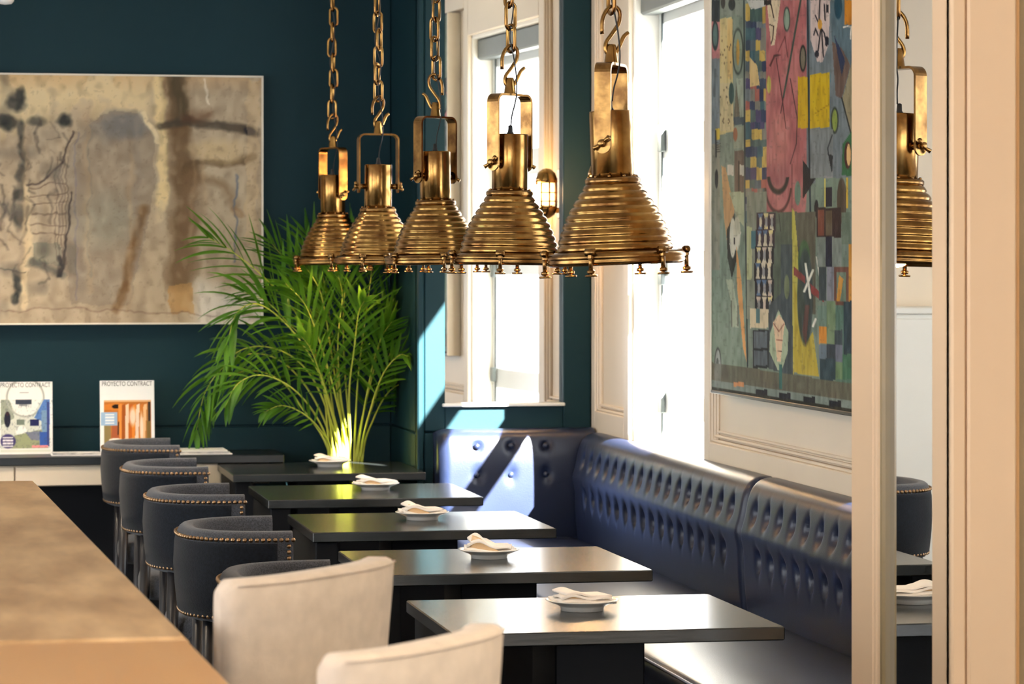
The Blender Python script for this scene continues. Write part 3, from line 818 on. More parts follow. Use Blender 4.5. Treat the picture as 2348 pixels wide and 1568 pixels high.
# ------------------------------------------------------------------ painted canvases and prints
def vnoise(U, V, su, sv, seed):
    """smooth value noise"""
    rs = np.random.RandomState(seed); G = rs.rand(64, 64)
    x = (U / su) % 63; y = (V / sv) % 63
    xi = np.floor(x).astype(int); yi = np.floor(y).astype(int); fx = x - xi; fy = y - yi
    fx = fx * fx * (3 - 2 * fx); fy = fy * fy * (3 - 2 * fy)
    x2 = (xi + 1) % 64; y2 = (yi + 1) % 64
    return G[yi, xi] * (1 - fx) * (1 - fy) + G[yi, x2] * fx * (1 - fy) + G[y2, xi] * (1 - fx) * fy + G[y2, x2] * fx * fy
class Art:
    def __init__(s, U, V, base):
        s.U, s.V = U, V; s.C = np.empty(U.shape + (3,)); s.C[:] = base
    def mix(s, m, col): m = np.clip(m, 0, 1)[..., None]; s.C = s.C * (1 - m) + np.array(col, float) * m; return s
    def poly(s, pts, col, a=1.0, soft=0):
        U, V = s.U, s.V; ins = np.zeros(U.shape, bool); n = len(pts)
        for i in range(n):
            (x1, y1), (x2, y2) = pts[i], pts[(i + 1) % n]
            if y1 == y2: continue
            c = ((y1 > V) != (y2 > V)) & (U < (x2 - x1) * (V - y1) / (y2 - y1) + x1); ins ^= c
        return s.mix(ins * a, col)
    def rect(s, x0, y0, x1, y1, col, a=1.0): return s.mix(((s.U >= x0) & (s.U < x1) & (s.V >= y0) & (s.V < y1)) * a, col)
    def ell(s, cx, cy, rx, ry, col, a=1.0, soft=.12):
        d = np.sqrt(((s.U - cx) / rx) ** 2 + ((s.V - cy) / ry) ** 2); return s.mix(np.clip((1 - d) / soft + .5, 0, 1) * a, col)
    def ring(s, cx, cy, rx, ry, w, col, a=1.0, t0=None):
        d = np.sqrt(((s.U - cx) / rx) ** 2 + ((s.V - cy) / ry) ** 2); m = np.clip(1.5 - np.abs(d - 1) * min(rx, ry) / w, 0, 1)
        if t0: m = m * (s.V > t0)
        return s.mix(m * a, col)
    def line(s, pts, w, col, a=1.0, soft=1.0):
        for (x1, y1), (x2, y2) in zip(pts, pts[1:]):
            L = (x2 - x1) ** 2 + (y2 - y1) ** 2 + 1e-9
            t = np.clip(((s.U - x1) * (x2 - x1) + (s.V - y1) * (y2 - y1)) / L, 0, 1)
            d = np.hypot(s.U - x1 - t * (x2 - x1), s.V - y1 - t * (y2 - y1))
            s.mix(np.clip((w / 2 - d) / soft + .5, 0, 1) * a, col)
        return s
def canvas(name, P0, PU_, PV_, nu, nv, fn, m, parent, pix=True):
    """flat printed/painted sheet: P0 corner, PU_ and PV_ edge vectors"""
    a = np.linspace(0, 1, nu + 1); b = np.linspace(0, 1, nv + 1); A, B = np.meshgrid(a, b)
    X = P0[0] + A * PU_[0] + B * PV_[0]; Y = P0[1] + A * PU_[1] + B * PV_[1]; Z = P0[2] + A * PU_[2] + B * PV_[2]
    if pix: U, V = proj(X, Y, Z)
    else: U, V = A, B
    C = fn(U, V) / 255.0
    C = np.where(C <= .04045, C / 12.92, ((np.clip(C, 0, 1) + .055) / 1.055) ** 2.4)
    me = bpy.data.meshes.new(name)
    o = parent.location if parent else Vector((0, 0, 0))
    vs = np.stack([X - o[0], Y - o[1], Z - o[2]], -1).reshape(-1, 3)
    W = nu + 1
    idx = (np.arange(nv)[:, None] * W + np.arange(nu)[None, :]).reshape(-1)
    fs = np.stack([idx, idx + 1, idx + W + 1, idx + W], -1)
    me.from_pydata(vs.tolist(), [], fs.tolist()); me.update()
    ca = me.color_attributes.new('Col', 'FLOAT_COLOR', 'POINT')
    ca.data.foreach_set('color', np.concatenate([C, np.ones(C.shape[:2] + (1,))], -1).astype(np.float32).ravel())
    me.materials.append(m)
    ob = bpy.data.objects.new(name, me); COL.objects.link(ob)
    if parent: ob.parent = parent
    return ob

# left painting: beige abstract with brown smears
YPN = YB - .045
pr0 = at_y(604, 174, YPN); pz1 = pr0.z; px1 = pr0.x; pz0 = at_y(604, 743, YPN).z; px0 = -.15
pl_ = thing('beige_painting', 'large beige abstract painting with brown smears on the teal wall', 'painting', ((px0 + px1) / 2, YB, pz0))
fw = .008
for bx_ in ((px0, px1, pz1 - fw, pz1), (px0, px1, pz0, pz0 + fw), (px1 - fw, px1, pz0 + fw, pz1 - fw), (px0, px0 + fw, pz0 + fw, pz1 - fw)):
    o = MB().box(bx_[0], bx_[1], YPN - .008, YB - .001, bx_[2], bx_[3], .002).build('frame_bar', M_FRAMEW, pl_); o.location = -pl_.location
def beige(U, V):
    U0, V0 = U, V
    U = U + 14 * (vnoise(U0 + 300, V0, 34, 34, 31) - .5) + 5 * (vnoise(U0 + 300, V0, 9, 9, 32) - .5)
    V = V + 14 * (vnoise(U0 + 700, V0, 34, 34, 33) - .5) + 5 * (vnoise(U0 + 700, V0, 9, 9, 34) - .5)
    A = Art(U, V, (182, 164, 138))
    n1 = vnoise(U + 500, V, 60, 60, 1); n2 = vnoise(U + 500, V, 14, 18, 2); n3 = vnoise(U + 500, V, 5, 6, 3); n4 = vnoise(U + 900, V, 16, 120, 4)
    A.mix((n1 - .35) * .7, (196, 176, 146)).mix((n4 - .5) * .8, (150, 132, 110))
    # creamy sky at the top left over a grey arch
    top = np.clip((300 - 28 * np.sin((U - 60) / 90.0) - V) / 40 + .3 * (n2 - .5) * 4, 0, 1) * np.clip((370 - U) / 40, 0, 1)
    A.mix(top * .9, (226, 204, 160))
    A.mix(np.clip((215 - V) / 40, 0, 1) * (n1 > .45) * .35, (198, 150, 96))
    arch = [(150, 390), (165, 330), (195, 292), (235, 262), (280, 250), (315, 258), (335, 290), (350, 310), (356, 420), (340, 520), (320, 600), (300, 700), (160, 700), (150, 560)]
    A.poly(arch, (152, 138, 120), .75)
    A.ell(288, 285, 52, 34, (112, 112, 112), .75, .6).ell(250, 300, 60, 26, (122, 118, 112), .5, .7).ell(240, 500, 70, 60, (140, 142, 128), .45, .9)
    A.line([(330, 258), (345, 290), (358, 330)], 12, (232, 214, 174), .9, 4)
    # pale pillar and dark brown column
    A.line([(362, 180), (372, 300), (376, 380), (370, 470)], 24, (232, 208, 156), .95, 8).line([(370, 470), (366, 500)], 16, (214, 196, 160), .7, 8)
    A.line([(400, 180), (412, 300), (420, 400), (418, 520), (412, 640)], 52, (112, 88, 62), .85, 26).line([(405, 178), (418, 270)], 34, (70, 62, 46), .7, 16)
    A.line([(440, 400), (435, 500), (430, 620)], 40, (130, 104, 78), .6, 24)
    A.line([(330, 480), (310, 560), (285, 660), (270, 710)], 22, (118, 88, 56), .75, 12)
    # right arms of the cross
    A.line([(370, 290), (430, 276), (500, 284), (560, 296), (585, 302)], 22, (74, 66, 56), .85, 10).ell(572, 300, 16, 9, (40, 40, 48), .9, .4).line([(420, 275), (480, 260)], 20, (96, 66, 46), .6, 14)
    A.line([(420, 384), (500, 372), (580, 362)], 16, (96, 76, 52), .75, 8).line([(430, 395), (510, 420), (540, 470)], 20, (120, 94, 66), .5, 18)
    A.line([(540, 400), (542, 540), (536, 600)], 4, (92, 104, 122), .8, 3).line([(465, 182), (474, 240)], 4, (236, 226, 204), .85, 2)
    A.ell(500, 345, 60, 26, (206, 180, 134), .6, .7).rect(565, 185, 592, 560, (214, 184, 140), .35)
    # pale patch bottom right and orange block
    A.mix(np.clip((V - 640 + (520 - U) * .25) / 40, 0, 1) * np.clip((U - 430) / 30, 0, 1) * .85, (228, 220, 208))
    A.rect(390, 650, 440, 720, (186, 142, 86), .7).ell(548, 484, 14, 12, (140, 106, 72), .5, .5)
    # left tower of dark dabs
    for (x, y, rx, ry, a) in ((38, 235, 22, 18, .9), (48, 220, 10, 22, .9), (20, 282, 22, 14, .8), (48, 300, 10, 26, .85), (50, 350, 8, 30, .8), (46, 400, 10, 26, .8), (40, 450, 16, 18, .8), (44, 500, 14, 24, .8), (40, 650, 10, 30, .85), (34, 685, 8, 14, .9), (85, 278, 22, 12, .6), (150, 276, 18, 14, .9), (5, 278, 16, 14, .8)):
        A.ell(x, y, rx, ry, (44, 48, 48), a, .7)
    A.line([(62, 430), (60, 560), (56, 700)], 16, (222, 200, 160), .8, 6)
    A.rect(70, 560, 140, 610, (104, 112, 100), .5).line([(0, 618), (60, 620)], 4, (70, 70, 64), .8, 3)
    A.line([(70, 600), (140, 630)], 18, (78, 80, 76), .7, 10).line([(136, 590), (134, 632)], 10, (46, 44, 46), .9, 4)
    for k in range(6): A.line([(70, 430 + 22 * k), (150, 418 + 24 * k)], 3, (80, 62, 54), .6, 2)
    for k in range(4): A.line([(128 + 9 * k, 360), (130 + 6 * k, 600)], 3, (84, 72, 66), .55, 2)
    A.line([(165, 300), (140, 370), (110, 410), (60, 425)], 5, (70, 58, 56), .8, 3).line([(164, 440), (158, 520), (138, 620)], 5, (52, 46, 46), .85, 3)
    A.line([(176, 300), (174, 690)], 4, (122, 118, 128), .6, 3).line([(205, 290), (203, 640)], 4, (112, 120, 118), .55, 3)
    A.line([(0, 712), (200, 710), (420, 718), (604, 726)], 3, (110, 84, 74), .5, 3)
    A.mix(np.clip(vnoise(U0 + 200, V0, 30, 44, 41) - .55, 0, 1) * (U0 < 175) * 1.6, (92, 88, 82))
    for k in range(26):
        r_ = random.Random(k + 60); x = r_.uniform(-20, 150); y = r_.uniform(240, 620)
        A.line([(x, y), (x + r_.uniform(-16, 16), y + r_.uniform(10, 50)), (x + r_.uniform(-20, 24), y + r_.uniform(20, 80))], r_.uniform(2, 7), (70, 66, 62), .45, 4)
    for k in range(14):
        r_ = random.Random(k + 160); x = r_.uniform(-20, 600); A.line([(x, r_.uniform(180, 500)), (x + r_.uniform(-6, 6), r_.uniform(500, 735))], r_.uniform(3, 14), r_.choice([(150, 134, 116), (204, 188, 160), (140, 130, 120), (196, 166, 128)]), .3, 8)
    A.mix(np.clip(n2 - .5, 0, 1) * .5, (104, 88, 70)).mix(np.clip(.4 - n2, 0, 1) * .5, (222, 206, 176)).mix((n3 > .86) * .14, (84, 70, 58))
    return A.C
canvas('canvas', (px0 + fw, YPN, pz0 + fw), (px1 - px0 - 2 * fw, 0, 0), (0, 0, pz1 - pz0 - 2 * fw), 330, 250, beige, M_PINT, pl_)

# right painting: tall collage of coloured shapes
XPN = XW - .035
def on_x(u, v, X):
    al = TH + math.atan((u - 1174) / F); Y = X / math.tan(al); t = X * ST + Y * CT
    return Vector((X, Y, HC - (v - HOR) / F * t))
q0 = on_x(1632, 893, XPN); qy1 = q0.y; qz0 = q0.z; qy0 = 8.46; qz1 = 2.84
pr_ = thing('collage_painting', 'tall painting of pink, yellow and green abstract shapes on the cream panelling', 'painting', (XW, (qy0 + qy1) / 2, qz0))
for (a, b, c, d) in ((qy0, qy1, qz0 - .012, qz0), (qy0, qy1, qz1, qz1 + .012), (qy1, qy1 + .010, qz0 - .012, qz1 + .012), (qy0 - .010, qy0, qz0 - .012, qz1 + .012)):
    o = MB().box(XPN - .004, XW + .028, a, b, c, d, .002).build('frame_bar', M_FRAMED if b - a > .5 else M_FRAMEW, pr_); o.location = -pr_.location
def collage(U, V):
    A = Art(U, V, (122, 138, 126)); rs = random.Random(5)
    n1 = vnoise(U, V, 22, 40, 11); n2 = vnoise(U, V, 4, 26, 12); n3 = vnoise(U, V, 5, 6, 13)
    A.rect(1600, 0, 1712, 900, (134, 146, 132)).rect(1600, 400, 1712, 900, (128, 150, 134), .7)
    A.rect(1600, 330, 1650, 620, (150, 140, 124), .6)
    # left strip
    A.rect(1626, 0, 1650, 50, (52, 60, 64)).rect(1628, 50, 1650, 134, (190, 128, 128)).ell(1640, 82, 8, 34, (52, 64, 66)).ell(1640, 80, 5, 26, (98, 124, 120)).rect(1630, 134, 1650, 330, (124, 134, 138)).line([(1640, 160), (1638, 220)], 5, (70, 80, 84), .6)
    A.poly([(1650, 44), (1678, 38), (1682, 300), (1650, 310)], (206, 188, 136)).rect(1668, 44, 1680, 180, (216, 180, 118), .7).rect(1650, 190, 1680, 300, (198, 184, 148), .7)
    for k in range(26): A.ell(rs.uniform(1652, 1678), rs.uniform(80, 290), 1.6, 3, (92, 74, 56), .6)
    A.ell(1692, 118, 13, 54, (70, 78, 70)).ell(1692, 118, 10, 48, (136, 148, 130)).ell(1692, 120, 4, 30, (200, 150, 60), .8)
    A.rect(1652, 0, 1704, 36, (140, 148, 136)).ell(1678, 10, 8, 14, (60, 66, 66)).ell(1658, 6, 5, 14, (76, 74, 68))
    A.ell(1677, 214, 6, 25, (62, 90, 86)).poly([(1688, 190), (1698, 280), (1682, 290)], (112, 104, 88)).poly([(1688, 180), (1704, 180), (1704, 268), (1698, 266)], (160, 168, 150)).rect(1682, 268, 1706, 286, (78, 92, 98))
    A.rect(1682, 290, 1706, 340, (150, 156, 136)).ell(1686, 308, 5, 16, (160, 108, 76)).rect(1684, 345, 1706, 440, (110, 96, 84)).rect(1668, 378, 1682, 402, (206, 200, 184)).rect(1694, 378, 1706, 402, (204, 200, 184)).line([(1694, 370), (1694, 440)], 4, (60, 50, 42))
    A.rect(1640, 295, 1650, 320, (200, 176, 72)).line([(1641, 300), (1642, 360)], 3, (40, 40, 38)).ell(1643, 410, 4, 22, (46, 44, 42))
    for k in range(5): A.line([(1643, 328 + 5 * k), (1652, 328 + 5 * k)], 2, (70, 66, 60), .8)
    A.poly([(1654, 380), (1664, 385), (1684, 480), (1676, 620), (1660, 500)], (204, 156, 104), .85).poly([(1672, 440), (1706, 440), (1706, 520), (1690, 500)], (176, 184, 152))
    A.poly([(1684, 488), (1666, 528), (1668, 590), (1678, 640), (1688, 600), (1690, 540)], (44, 52, 46)).ell(1680, 545, 7, 46, (214, 214, 196)).ell(1690, 535, 8, 40, (206, 204, 182), .9).poly([(1672, 560), (1700, 530), (1690, 575)], (214, 212, 196)).line([(1684, 545), (1684, 560)], 3, (36, 36, 36))
    A.poly([(1688, 560), (1700, 640), (1712, 830), (1704, 800), (1690, 660)], (216, 160, 96)).poly([(1664, 640), (1680, 640), (1690, 700), (1694, 750), (1678, 750), (1676, 690)], (166, 178, 156)).line([(1677, 690), (1678, 748)], 2, (90, 88, 80)).line([(1692, 700), (1692, 748)], 2, (90, 88, 80))
    A.ell(1646, 838, 8, 42, (70, 76, 74)).ell(1646, 840, 6, 38, (170, 178, 176)).ell(1645, 834, 3, 14, (40, 50, 48))
    A.line([(1706, 0), (1708, 420), (1714, 840)], 3, (40, 52, 56))
    # chequered column
    cols = [(70, 84, 104), (96, 110, 118), (52, 66, 96), (120, 128, 132), (88, 108, 104), (196, 168, 92), (170, 104, 92), (84, 78, 112), (72, 104, 112), (134, 132, 120)]
    y = 8
    while y < 500:
        h = rs.choice([16, 20, 24, 28])
        x = 1709
        while x < 1752:
            wdt = rs.choice([10, 12, 14]); A.rect(x, y, x + wdt, y + h, rs.choice(cols)); x += wdt
        y += h
    A.poly([(1718, 130), (1736, 150), (1742, 196), (1720, 200)], (212, 184, 130)).rect(1720, 20, 1758, 50, (70, 96, 92)).rect(1748, 14, 1760, 54, (200, 160, 70), .8)
    A.poly([(1712, 0), (1760, 0), (1760, 14), (1722, 22)], (190, 190, 182))
    # pink figure
    A.poly([(1756, 0), (1852, 0), (1852, 420), (1846, 486), (1758, 486)], (176, 108, 108)).mix(((U > 1756) & (U < 1850) & (V < 486)) * np.clip(n1 - .4, 0, 1) * .9, (204, 140, 130))
    A.poly([(1758, 0), (1790, 0), (1776, 104), (1768, 104)], (214, 196, 164)).line([(1764, 56), (1774, 60), (1772, 88), (1768, 100)], 2.4, (66, 46, 40)).line([(1768, 10), (1774, 40)], 2.4, (66, 46, 40))
    A.rect(1752, 0, 1768, 12, (44, 40, 40)).ell(1804, 44, 8, 29, (66, 78, 70)).ell(1804, 44, 6, 24, (142, 160, 140)).ell(1841, 134, 8, 31, (46, 50, 44)).ell(1841, 134, 5, 25, (124, 116, 98))
    A.line([(1836, 0), (1808, 160), (1796, 224)], 4, (64, 84, 72)).line([(1796, 224), (1790, 260)], 2, (80, 50, 50)).line([(1784, 120), (1800, 84), (1806, 130)], 2, (110, 60, 60)).line([(1766, 150), (1776, 128), (1788, 126)], 4, (92, 46, 46)).line([(1780, 134), (1794, 230), (1802, 294)], 2, (92, 50, 50)).line([(1812, 180), (1828, 270), (1826, 330), (1812, 376)], 2, (88, 54, 54))
    A.ell(1763, 194, 5, 20, (190, 180, 96)).ell(1786, 400, 24, 30, (140, 84, 90), .55, .8).ell(1786, 330, 22, 60, (204, 142, 126), .4, .8)
    A.ring(1784, 400, 22, 40, 3.2, (30, 30, 34), 1, 405).ring(1784, 420, 30, 66, 2, (70, 40, 40), .8, 430)
    A.ell(1829, 443, 7, 28, (112, 140, 124)).line([(1816, 376), (1816, 480)], 2, (110, 66, 66), .8)
    # yellow, black triangle and right part
    A.rect(1850, 0, 1960, 420, (120, 130, 134)).rect(1852, 170, 1906, 190, (104, 128, 132))
    A.rect(1829, 176, 1853, 294, (204, 168, 34)).poly([(1857, 172), (1902, 165), (1902, 292), (1857, 294)], (206, 174, 30)).line([(1866, 262), (1900, 240)], 2, (150, 120, 20), .7)
    A.line([(1852, 0), (1855, 300), (1858, 486)], 4, (36, 56, 66))
    A.poly([(1841, 367), (1871, 408), (1841, 456)], (24, 32, 44))
    A.poly([(1858, 0), (1904, 0), (1900, 100), (1886, 142), (1874, 142), (1858, 90)], (204, 184, 176)); 
    for pth in ([(1880, 0), (1878, 48)], [(1890, 10), (1892, 46)], [(1870, 36), (1880, 60), (1890, 76), (1896, 106)], [(1882, 66), (1876, 116)], [(1884, 70), (1888, 130)], [(1866, 80), (1870, 66), (1876, 82)]): A.line(pth, 3, (36, 34, 44))
    A.ell(1880, 56, 5, 12, (214, 160, 60)).rect(1894, 10, 1900, 30, (30, 34, 48)).rect(1892, 84, 1900, 104, (30, 34, 52)).ell(1873, 124, 5, 8, (44, 44, 60))
    A.poly([(1904, 0), (1936, 0), (1960, 60), (1960, 180), (1936, 230), (1908, 100)], (96, 116, 124)).poly([(1908, 96), (1930, 110), (1950, 150), (1930, 226), (1916, 220)], (112, 92, 82)).poly([(1912, 80), (1926, 110), (1938, 140), (1930, 174)], (50, 62, 92)).ell(1922, 14, 9, 30, (30, 76, 92)).poly([(1936, 0), (1962, 0), (1962, 54), (1936, 58)], (200, 132, 36)).line([(1934, 62), (1952, 60), (1950, 88)], 3, (226, 218, 204))
    A.poly([(1932, 224), (1952, 146), (1962, 140), (1962, 330), (1948, 300)], (150, 140, 112)).line([(1930, 224), (1952, 310)], 3, (40, 44, 40)).ell(1914, 276, 9, 31, (56, 66, 58)).ell(1914, 276, 6, 25, (140, 156, 76)).poly([(1932, 330), (1960, 290), (1960, 404), (1930, 402)], (56, 112, 74)).ell(1944, 356, 8, 31, (80, 36, 36)).ell(1946, 355, 5, 25, (222, 180, 120))
    A.rect(1858, 296, 1910, 408, (132, 138, 138)).poly([(1890, 404), (1909, 404), (1900, 438)], (150, 148, 150)).poly([(1898, 352), (1910, 356), (1908, 400)], (40, 50, 56)).line([(1908, 310), (1898, 340), (1900, 356)], 2.5, (50, 56, 60))
    A.rect(1870, 408, 1960, 486, (128, 146, 130)).rect(1890, 408, 1893, 476, (210, 196, 110)).rect(1893, 430, 1908, 474, (30, 36, 58)).ell(1930, 460, 11, 52, (86, 76, 64)).rect(1940, 406, 1945, 476, (214, 180, 70)).ell(1872, 478, 5, 20, (26, 34, 44))
    # lower half
    A.rect(1754, 486, 1820, 740, (92, 104, 90)).rect(1816, 486, 1870, 720, (100, 98, 84)).line([(1786, 490), (1790, 530)], 2, (60, 66, 58))
    A.rect(1712, 440, 1758, 730, (136, 142, 126)).rect(1712, 520, 1724, 640, (180, 184, 140)).rect(1722, 530, 1734, 570, (70, 116, 124))
    yy = 488
    for r in range(6):
        h = 42; x0 = 1738 - r * 2; 
        if r >= 4: x0 = 1734
        A.rect(x0 - 3, yy, x0 + 40, yy + h, rs.choice([(60, 44, 60), (44, 40, 48), (50, 60, 80)]))
        for k in range(3):
            xx = x0 + k * 13; c = rs.choice([(216, 200, 168), (206, 196, 172), (220, 206, 150), (196, 176, 160), (96, 120, 150)])
            A.poly([(xx, yy + 2), (xx + 11, yy + 2), (xx + 5.5, yy + h / 2 + 4)], c).poly([(xx, yy + h - 2), (xx + 11, yy + h - 2), (xx + 5.5, yy + h / 2 - 4)], rs.choice([c, (206, 196, 172)])).ell(xx + 6, yy + h / 2, 3, 12, rs.choice([(206, 196, 172), (150, 150, 150), (196, 176, 160)]))
        yy += h - 4
    A.rect(1720, 708, 1762, 752, (206, 192, 160)).rect(1734, 708, 1742, 740, (96, 132, 134))
    A.rect(1726, 756, 1763, 844, (34, 38, 46)).rect(1729, 760, 1760, 798, (98, 108, 116)).rect(1729, 804, 1760, 838, (92, 102, 110))
    A.poly([(1763, 700), (1824, 640), (1818, 860), (1763, 846)], (80, 90, 94)).rect(1790, 560, 1818, 860, (74, 86, 92), .8).ell(1804, 658, 6, 28, (120, 130, 100))
    A.poly([(1785, 710), (1808, 762), (1806, 808), (1792, 850), (1784, 850), (1764, 806), (1766, 762)], (162, 178, 150)).poly([(1772, 740), (1786, 720), (1800, 740), (1796, 766), (1790, 830), (1782, 830), (1776, 766)], (218, 190, 158)).line([(1774, 742), (1786, 760), (1798, 742)], 2, (150, 90, 76)).line([(1780, 780), (1793, 780)], 2, (150, 90, 76)).line([(1782, 806), (1792, 806)], 2, (60, 40, 40))
    A.poly([(1816, 476), (1822, 486), (1832, 600), (1846, 700), (1820, 860), (1818, 860)], (186, 178, 84)).poly([(1820, 640), (1846, 790), (1864, 760), (1878, 864), (1819, 854)], (182, 166, 62))
    A.ell(1844, 600, 14, 50, (78, 108, 76)).ell(1846, 680, 18, 110, (64, 78, 80), .9).poly([(1846, 700), (1856, 700), (1848, 796), (1840, 760)], (104, 76, 72)).poly([(1820, 610), (1846, 634), (1846, 650), (1820, 630)], (142, 74, 72)).poly([(1858, 650), (1890, 678), (1890, 694), (1860, 672)], (146, 72, 70)).line([(1847, 605), (1858, 682)], 5, (226, 224, 208)).line([(1864, 620), (1844, 668)], 5, (226, 224, 208)).line([(1872, 590), (1880, 640)], 3, (214, 212, 200)).line([(1870, 732), (1864, 748)], 5, (220, 218, 206))
    A.rect(1872, 476, 1928, 544, (60, 40, 44)).rect(1876, 482, 1890, 540, (130, 76, 60)).rect(1893, 482, 1908, 540, (104, 92, 72)).rect(1874, 544, 1930, 612, (132, 142, 134)).rect(1893, 544, 1908, 612, (30, 38, 62)).rect(1878, 612, 1894, 690, (72, 84, 88)).rect(1895, 612, 1912, 690, (136, 138, 148)).rect(1912, 612, 1946, 700, (120, 84, 72)).rect(1918, 624, 1940, 690, (116, 136, 120)).poly([(1924, 630), (1934, 640), (1926, 690), (1918, 690)], (206, 150, 62))
    A.poly([(1906, 720), (1930, 706), (1930, 724), (1914, 734)], (150, 64, 60)).rect(1946, 560, 1965, 760, (206, 146, 58)).rect(1930, 486, 1950, 560, (110, 126, 110)).rect(1874, 700, 1896, 750, (112, 136, 124)).rect(1896, 690, 1916, 790, (120, 142, 110)).rect(1878, 748, 1896, 788, (206, 140, 46))
    A.rect(1916, 700, 1965, 880, (92, 124, 112)).rect(1914, 756, 1932, 792, (70, 84, 90)).rect(1878, 790, 1896, 824, (108, 124, 138)).rect(1896, 788, 1916, 822, (64, 74, 84)).rect(1916, 790, 1932, 830, (110, 116, 132)).rect(1880, 822, 1916, 872, (58, 80, 90)).rect(1932, 812, 1960, 870, (76, 120, 96)).rect(1916, 830, 1932, 870, (112, 140, 104)).rect(1934, 690, 1960, 812, (56, 76, 86))
    # ground strips follow the lower edge of the canvas
    lo = 893 + (U - 1635) * .153
    A.mix((V > lo - 62) * 1.0, (104, 104, 90)).mix((V > lo - 62) * np.clip(n1 - .3, 0, 1) * .6, (126, 112, 94)).rect(1786, 836, 1793, 892, (62, 112, 108)).mix((V > lo - 22) * 1.0, (128, 142, 136)).mix((V > lo - 5) * 1.0, (52, 52, 46))
    A.ell(1646, 850, 8, 44, (140, 148, 146), .5).rect(1682, 876, 1706, 886, (200, 140, 92))
    for x in (1733, 1786, 1842, 1901):
        yb = 893 + (x - 1635) * .153; A.rect(x, yb - 15, x + 27, yb - 1, (26, 30, 44))
    g_ = A.C.mean(-1, keepdims=True); A.C = (A.C * .95 + g_ * .05 - 112) * 1.08 + 96
    m = np.clip(n2 - .5, 0, 1)[..., None]; A.C = A.C * (1 - .3 * m) ; m2 = np.clip(.45 - n2, 0, 1)[..., None]; A.C = A.C + (230 - A.C) * m2 * .22
    A.mix((n3 > .84) * .18, (60, 60, 56))
    return A.C
canvas('canvas', (XPN, qy0, qz0), (0, qy1 - qy0, 0), (0, 0, qz1 - qz0), 330, 420, collage, M_PINT, pr_)

# ------------------------------------------------------------------ console with magazines
CY0, CY1 = 12.69, YB - .002
cx1 = at_y(619, 1056, CY0).x; ctx1 = at_y(645, 1045, CY0 + .1).x
cn = thing('wall_console', 'low black-topped console with cream drawer fronts under the beige painting', 'console', (.6, 12.85, 0))
zt = at_y(300, 1046, CY0).z
MB().box(-.15 - .6, ctx1 - .6, CY0 - .01 - 12.85, CY1 - 12.85, zt - .034, zt, .003).build('console_top', M_CONST, cn)
zb = at_y(300, 1113, CY0).z
MB().box(-.13 - .6, cx1 - .6, CY0 + .02 - 12.85, CY1 - 12.85, zb, zt - .034, .003).build('carcass', M_CONS, cn)
x = cx1
xs_ = [at_y(u, 1090, CY0).x for u in (34, 236, 430, 618)]
xs_ = [-.13] + xs_
for a, b in zip(xs_, xs_[1:]):
    MB().box(a + .003 - .6, b - .003 - .6, CY0 - 12.85, CY0 + .02 - 12.85, zb + .003, zt - .040, .003).build('drawer_front', M_CONS, cn)
MB().box(-.1 - .6, cx1 - .65, CY0 + .12 - 12.85, CY1 - 12.85, 0, zb, .004).build('plinth', M_TBASE, cn)

def txt(parent, s, size, loc, rot, m, align='CENTER'):
    cu = bpy.data.curves.new('cover_title', 'FONT'); cu.body = s; cu.size = size; cu.align_x = align; cu.extrude = .0002
    to = bpy.data.objects.new('cover_title_tmp', cu); COL.objects.link(to)
    bpy.context.view_layer.update()
    me = bpy.data.meshes.new_from_object(to.evaluated_get(bpy.context.evaluated_depsgraph_get()))
    bpy.data.objects.remove(to); me.materials.clear(); me.materials.append(m)
    return link('cover_title', me, parent, loc, rot)
def cover1(a, b):                 # white hotel hall
    U, V = a * 100, (1 - b) * 100
    A = Art(U, V, (236, 232, 226)); rs = random.Random(3)
    y0, y1 = 25, 92
    A.rect(5, 25, 95, 92, (206, 208, 196)).poly([(5, 25), (22, 25), (30, 50), (5, 60)], (150, 156, 140)).poly([(20, 25), (80, 25), (62, 48), (36, 48)], (232, 230, 222)).ring(50, 22, 34, 26, 1.2, (170, 170, 160))
    A.rect(32, 25, 62, 31, (60, 66, 80)).rect(38, 31, 54, 34, (150, 150, 150)).poly([(95, 25), (84, 25), (66, 50), (95, 60)], (90, 128, 190)).rect(80, 40, 92, 90, (120, 150, 180)).rect(90, 28, 94, 90, (60, 70, 130))
    A.ell(17, 52, 6, 11, (36, 38, 52)).ell(17, 44, 3, 3, (60, 40, 44)).rect(58, 52, 75, 61, (38, 40, 84)).rect(34, 52, 48, 60, (120, 130, 116)).ell(42, 68, 10, 7, (234, 232, 226)).poly([(30, 74), (80, 66), (92, 92), (24, 92)], (150, 156, 120)).poly([(50, 70), (80, 68), (80, 82), (60, 80)], (120, 124, 140)).rect(76, 70, 90, 88, (58, 92, 168))
    A.ell(18, 82, 14, 10, (70, 62, 112))
    for k in range(4): A.rect(8, 76 + 4 * k, 27, 78 + 4 * k, (226, 222, 226))
    A.rect(62, 88, 92, 91, (228, 140, 140)).rect(40, 15, 56, 15.8, (120, 118, 116)).rect(4, 94, 96, 97.5, (214, 216, 200))
    A.mix((vnoise(U, V, 2, 2, 21) > .75) * (V > 25) * (V < 92) * .3, (70, 80, 90))
    return A.C
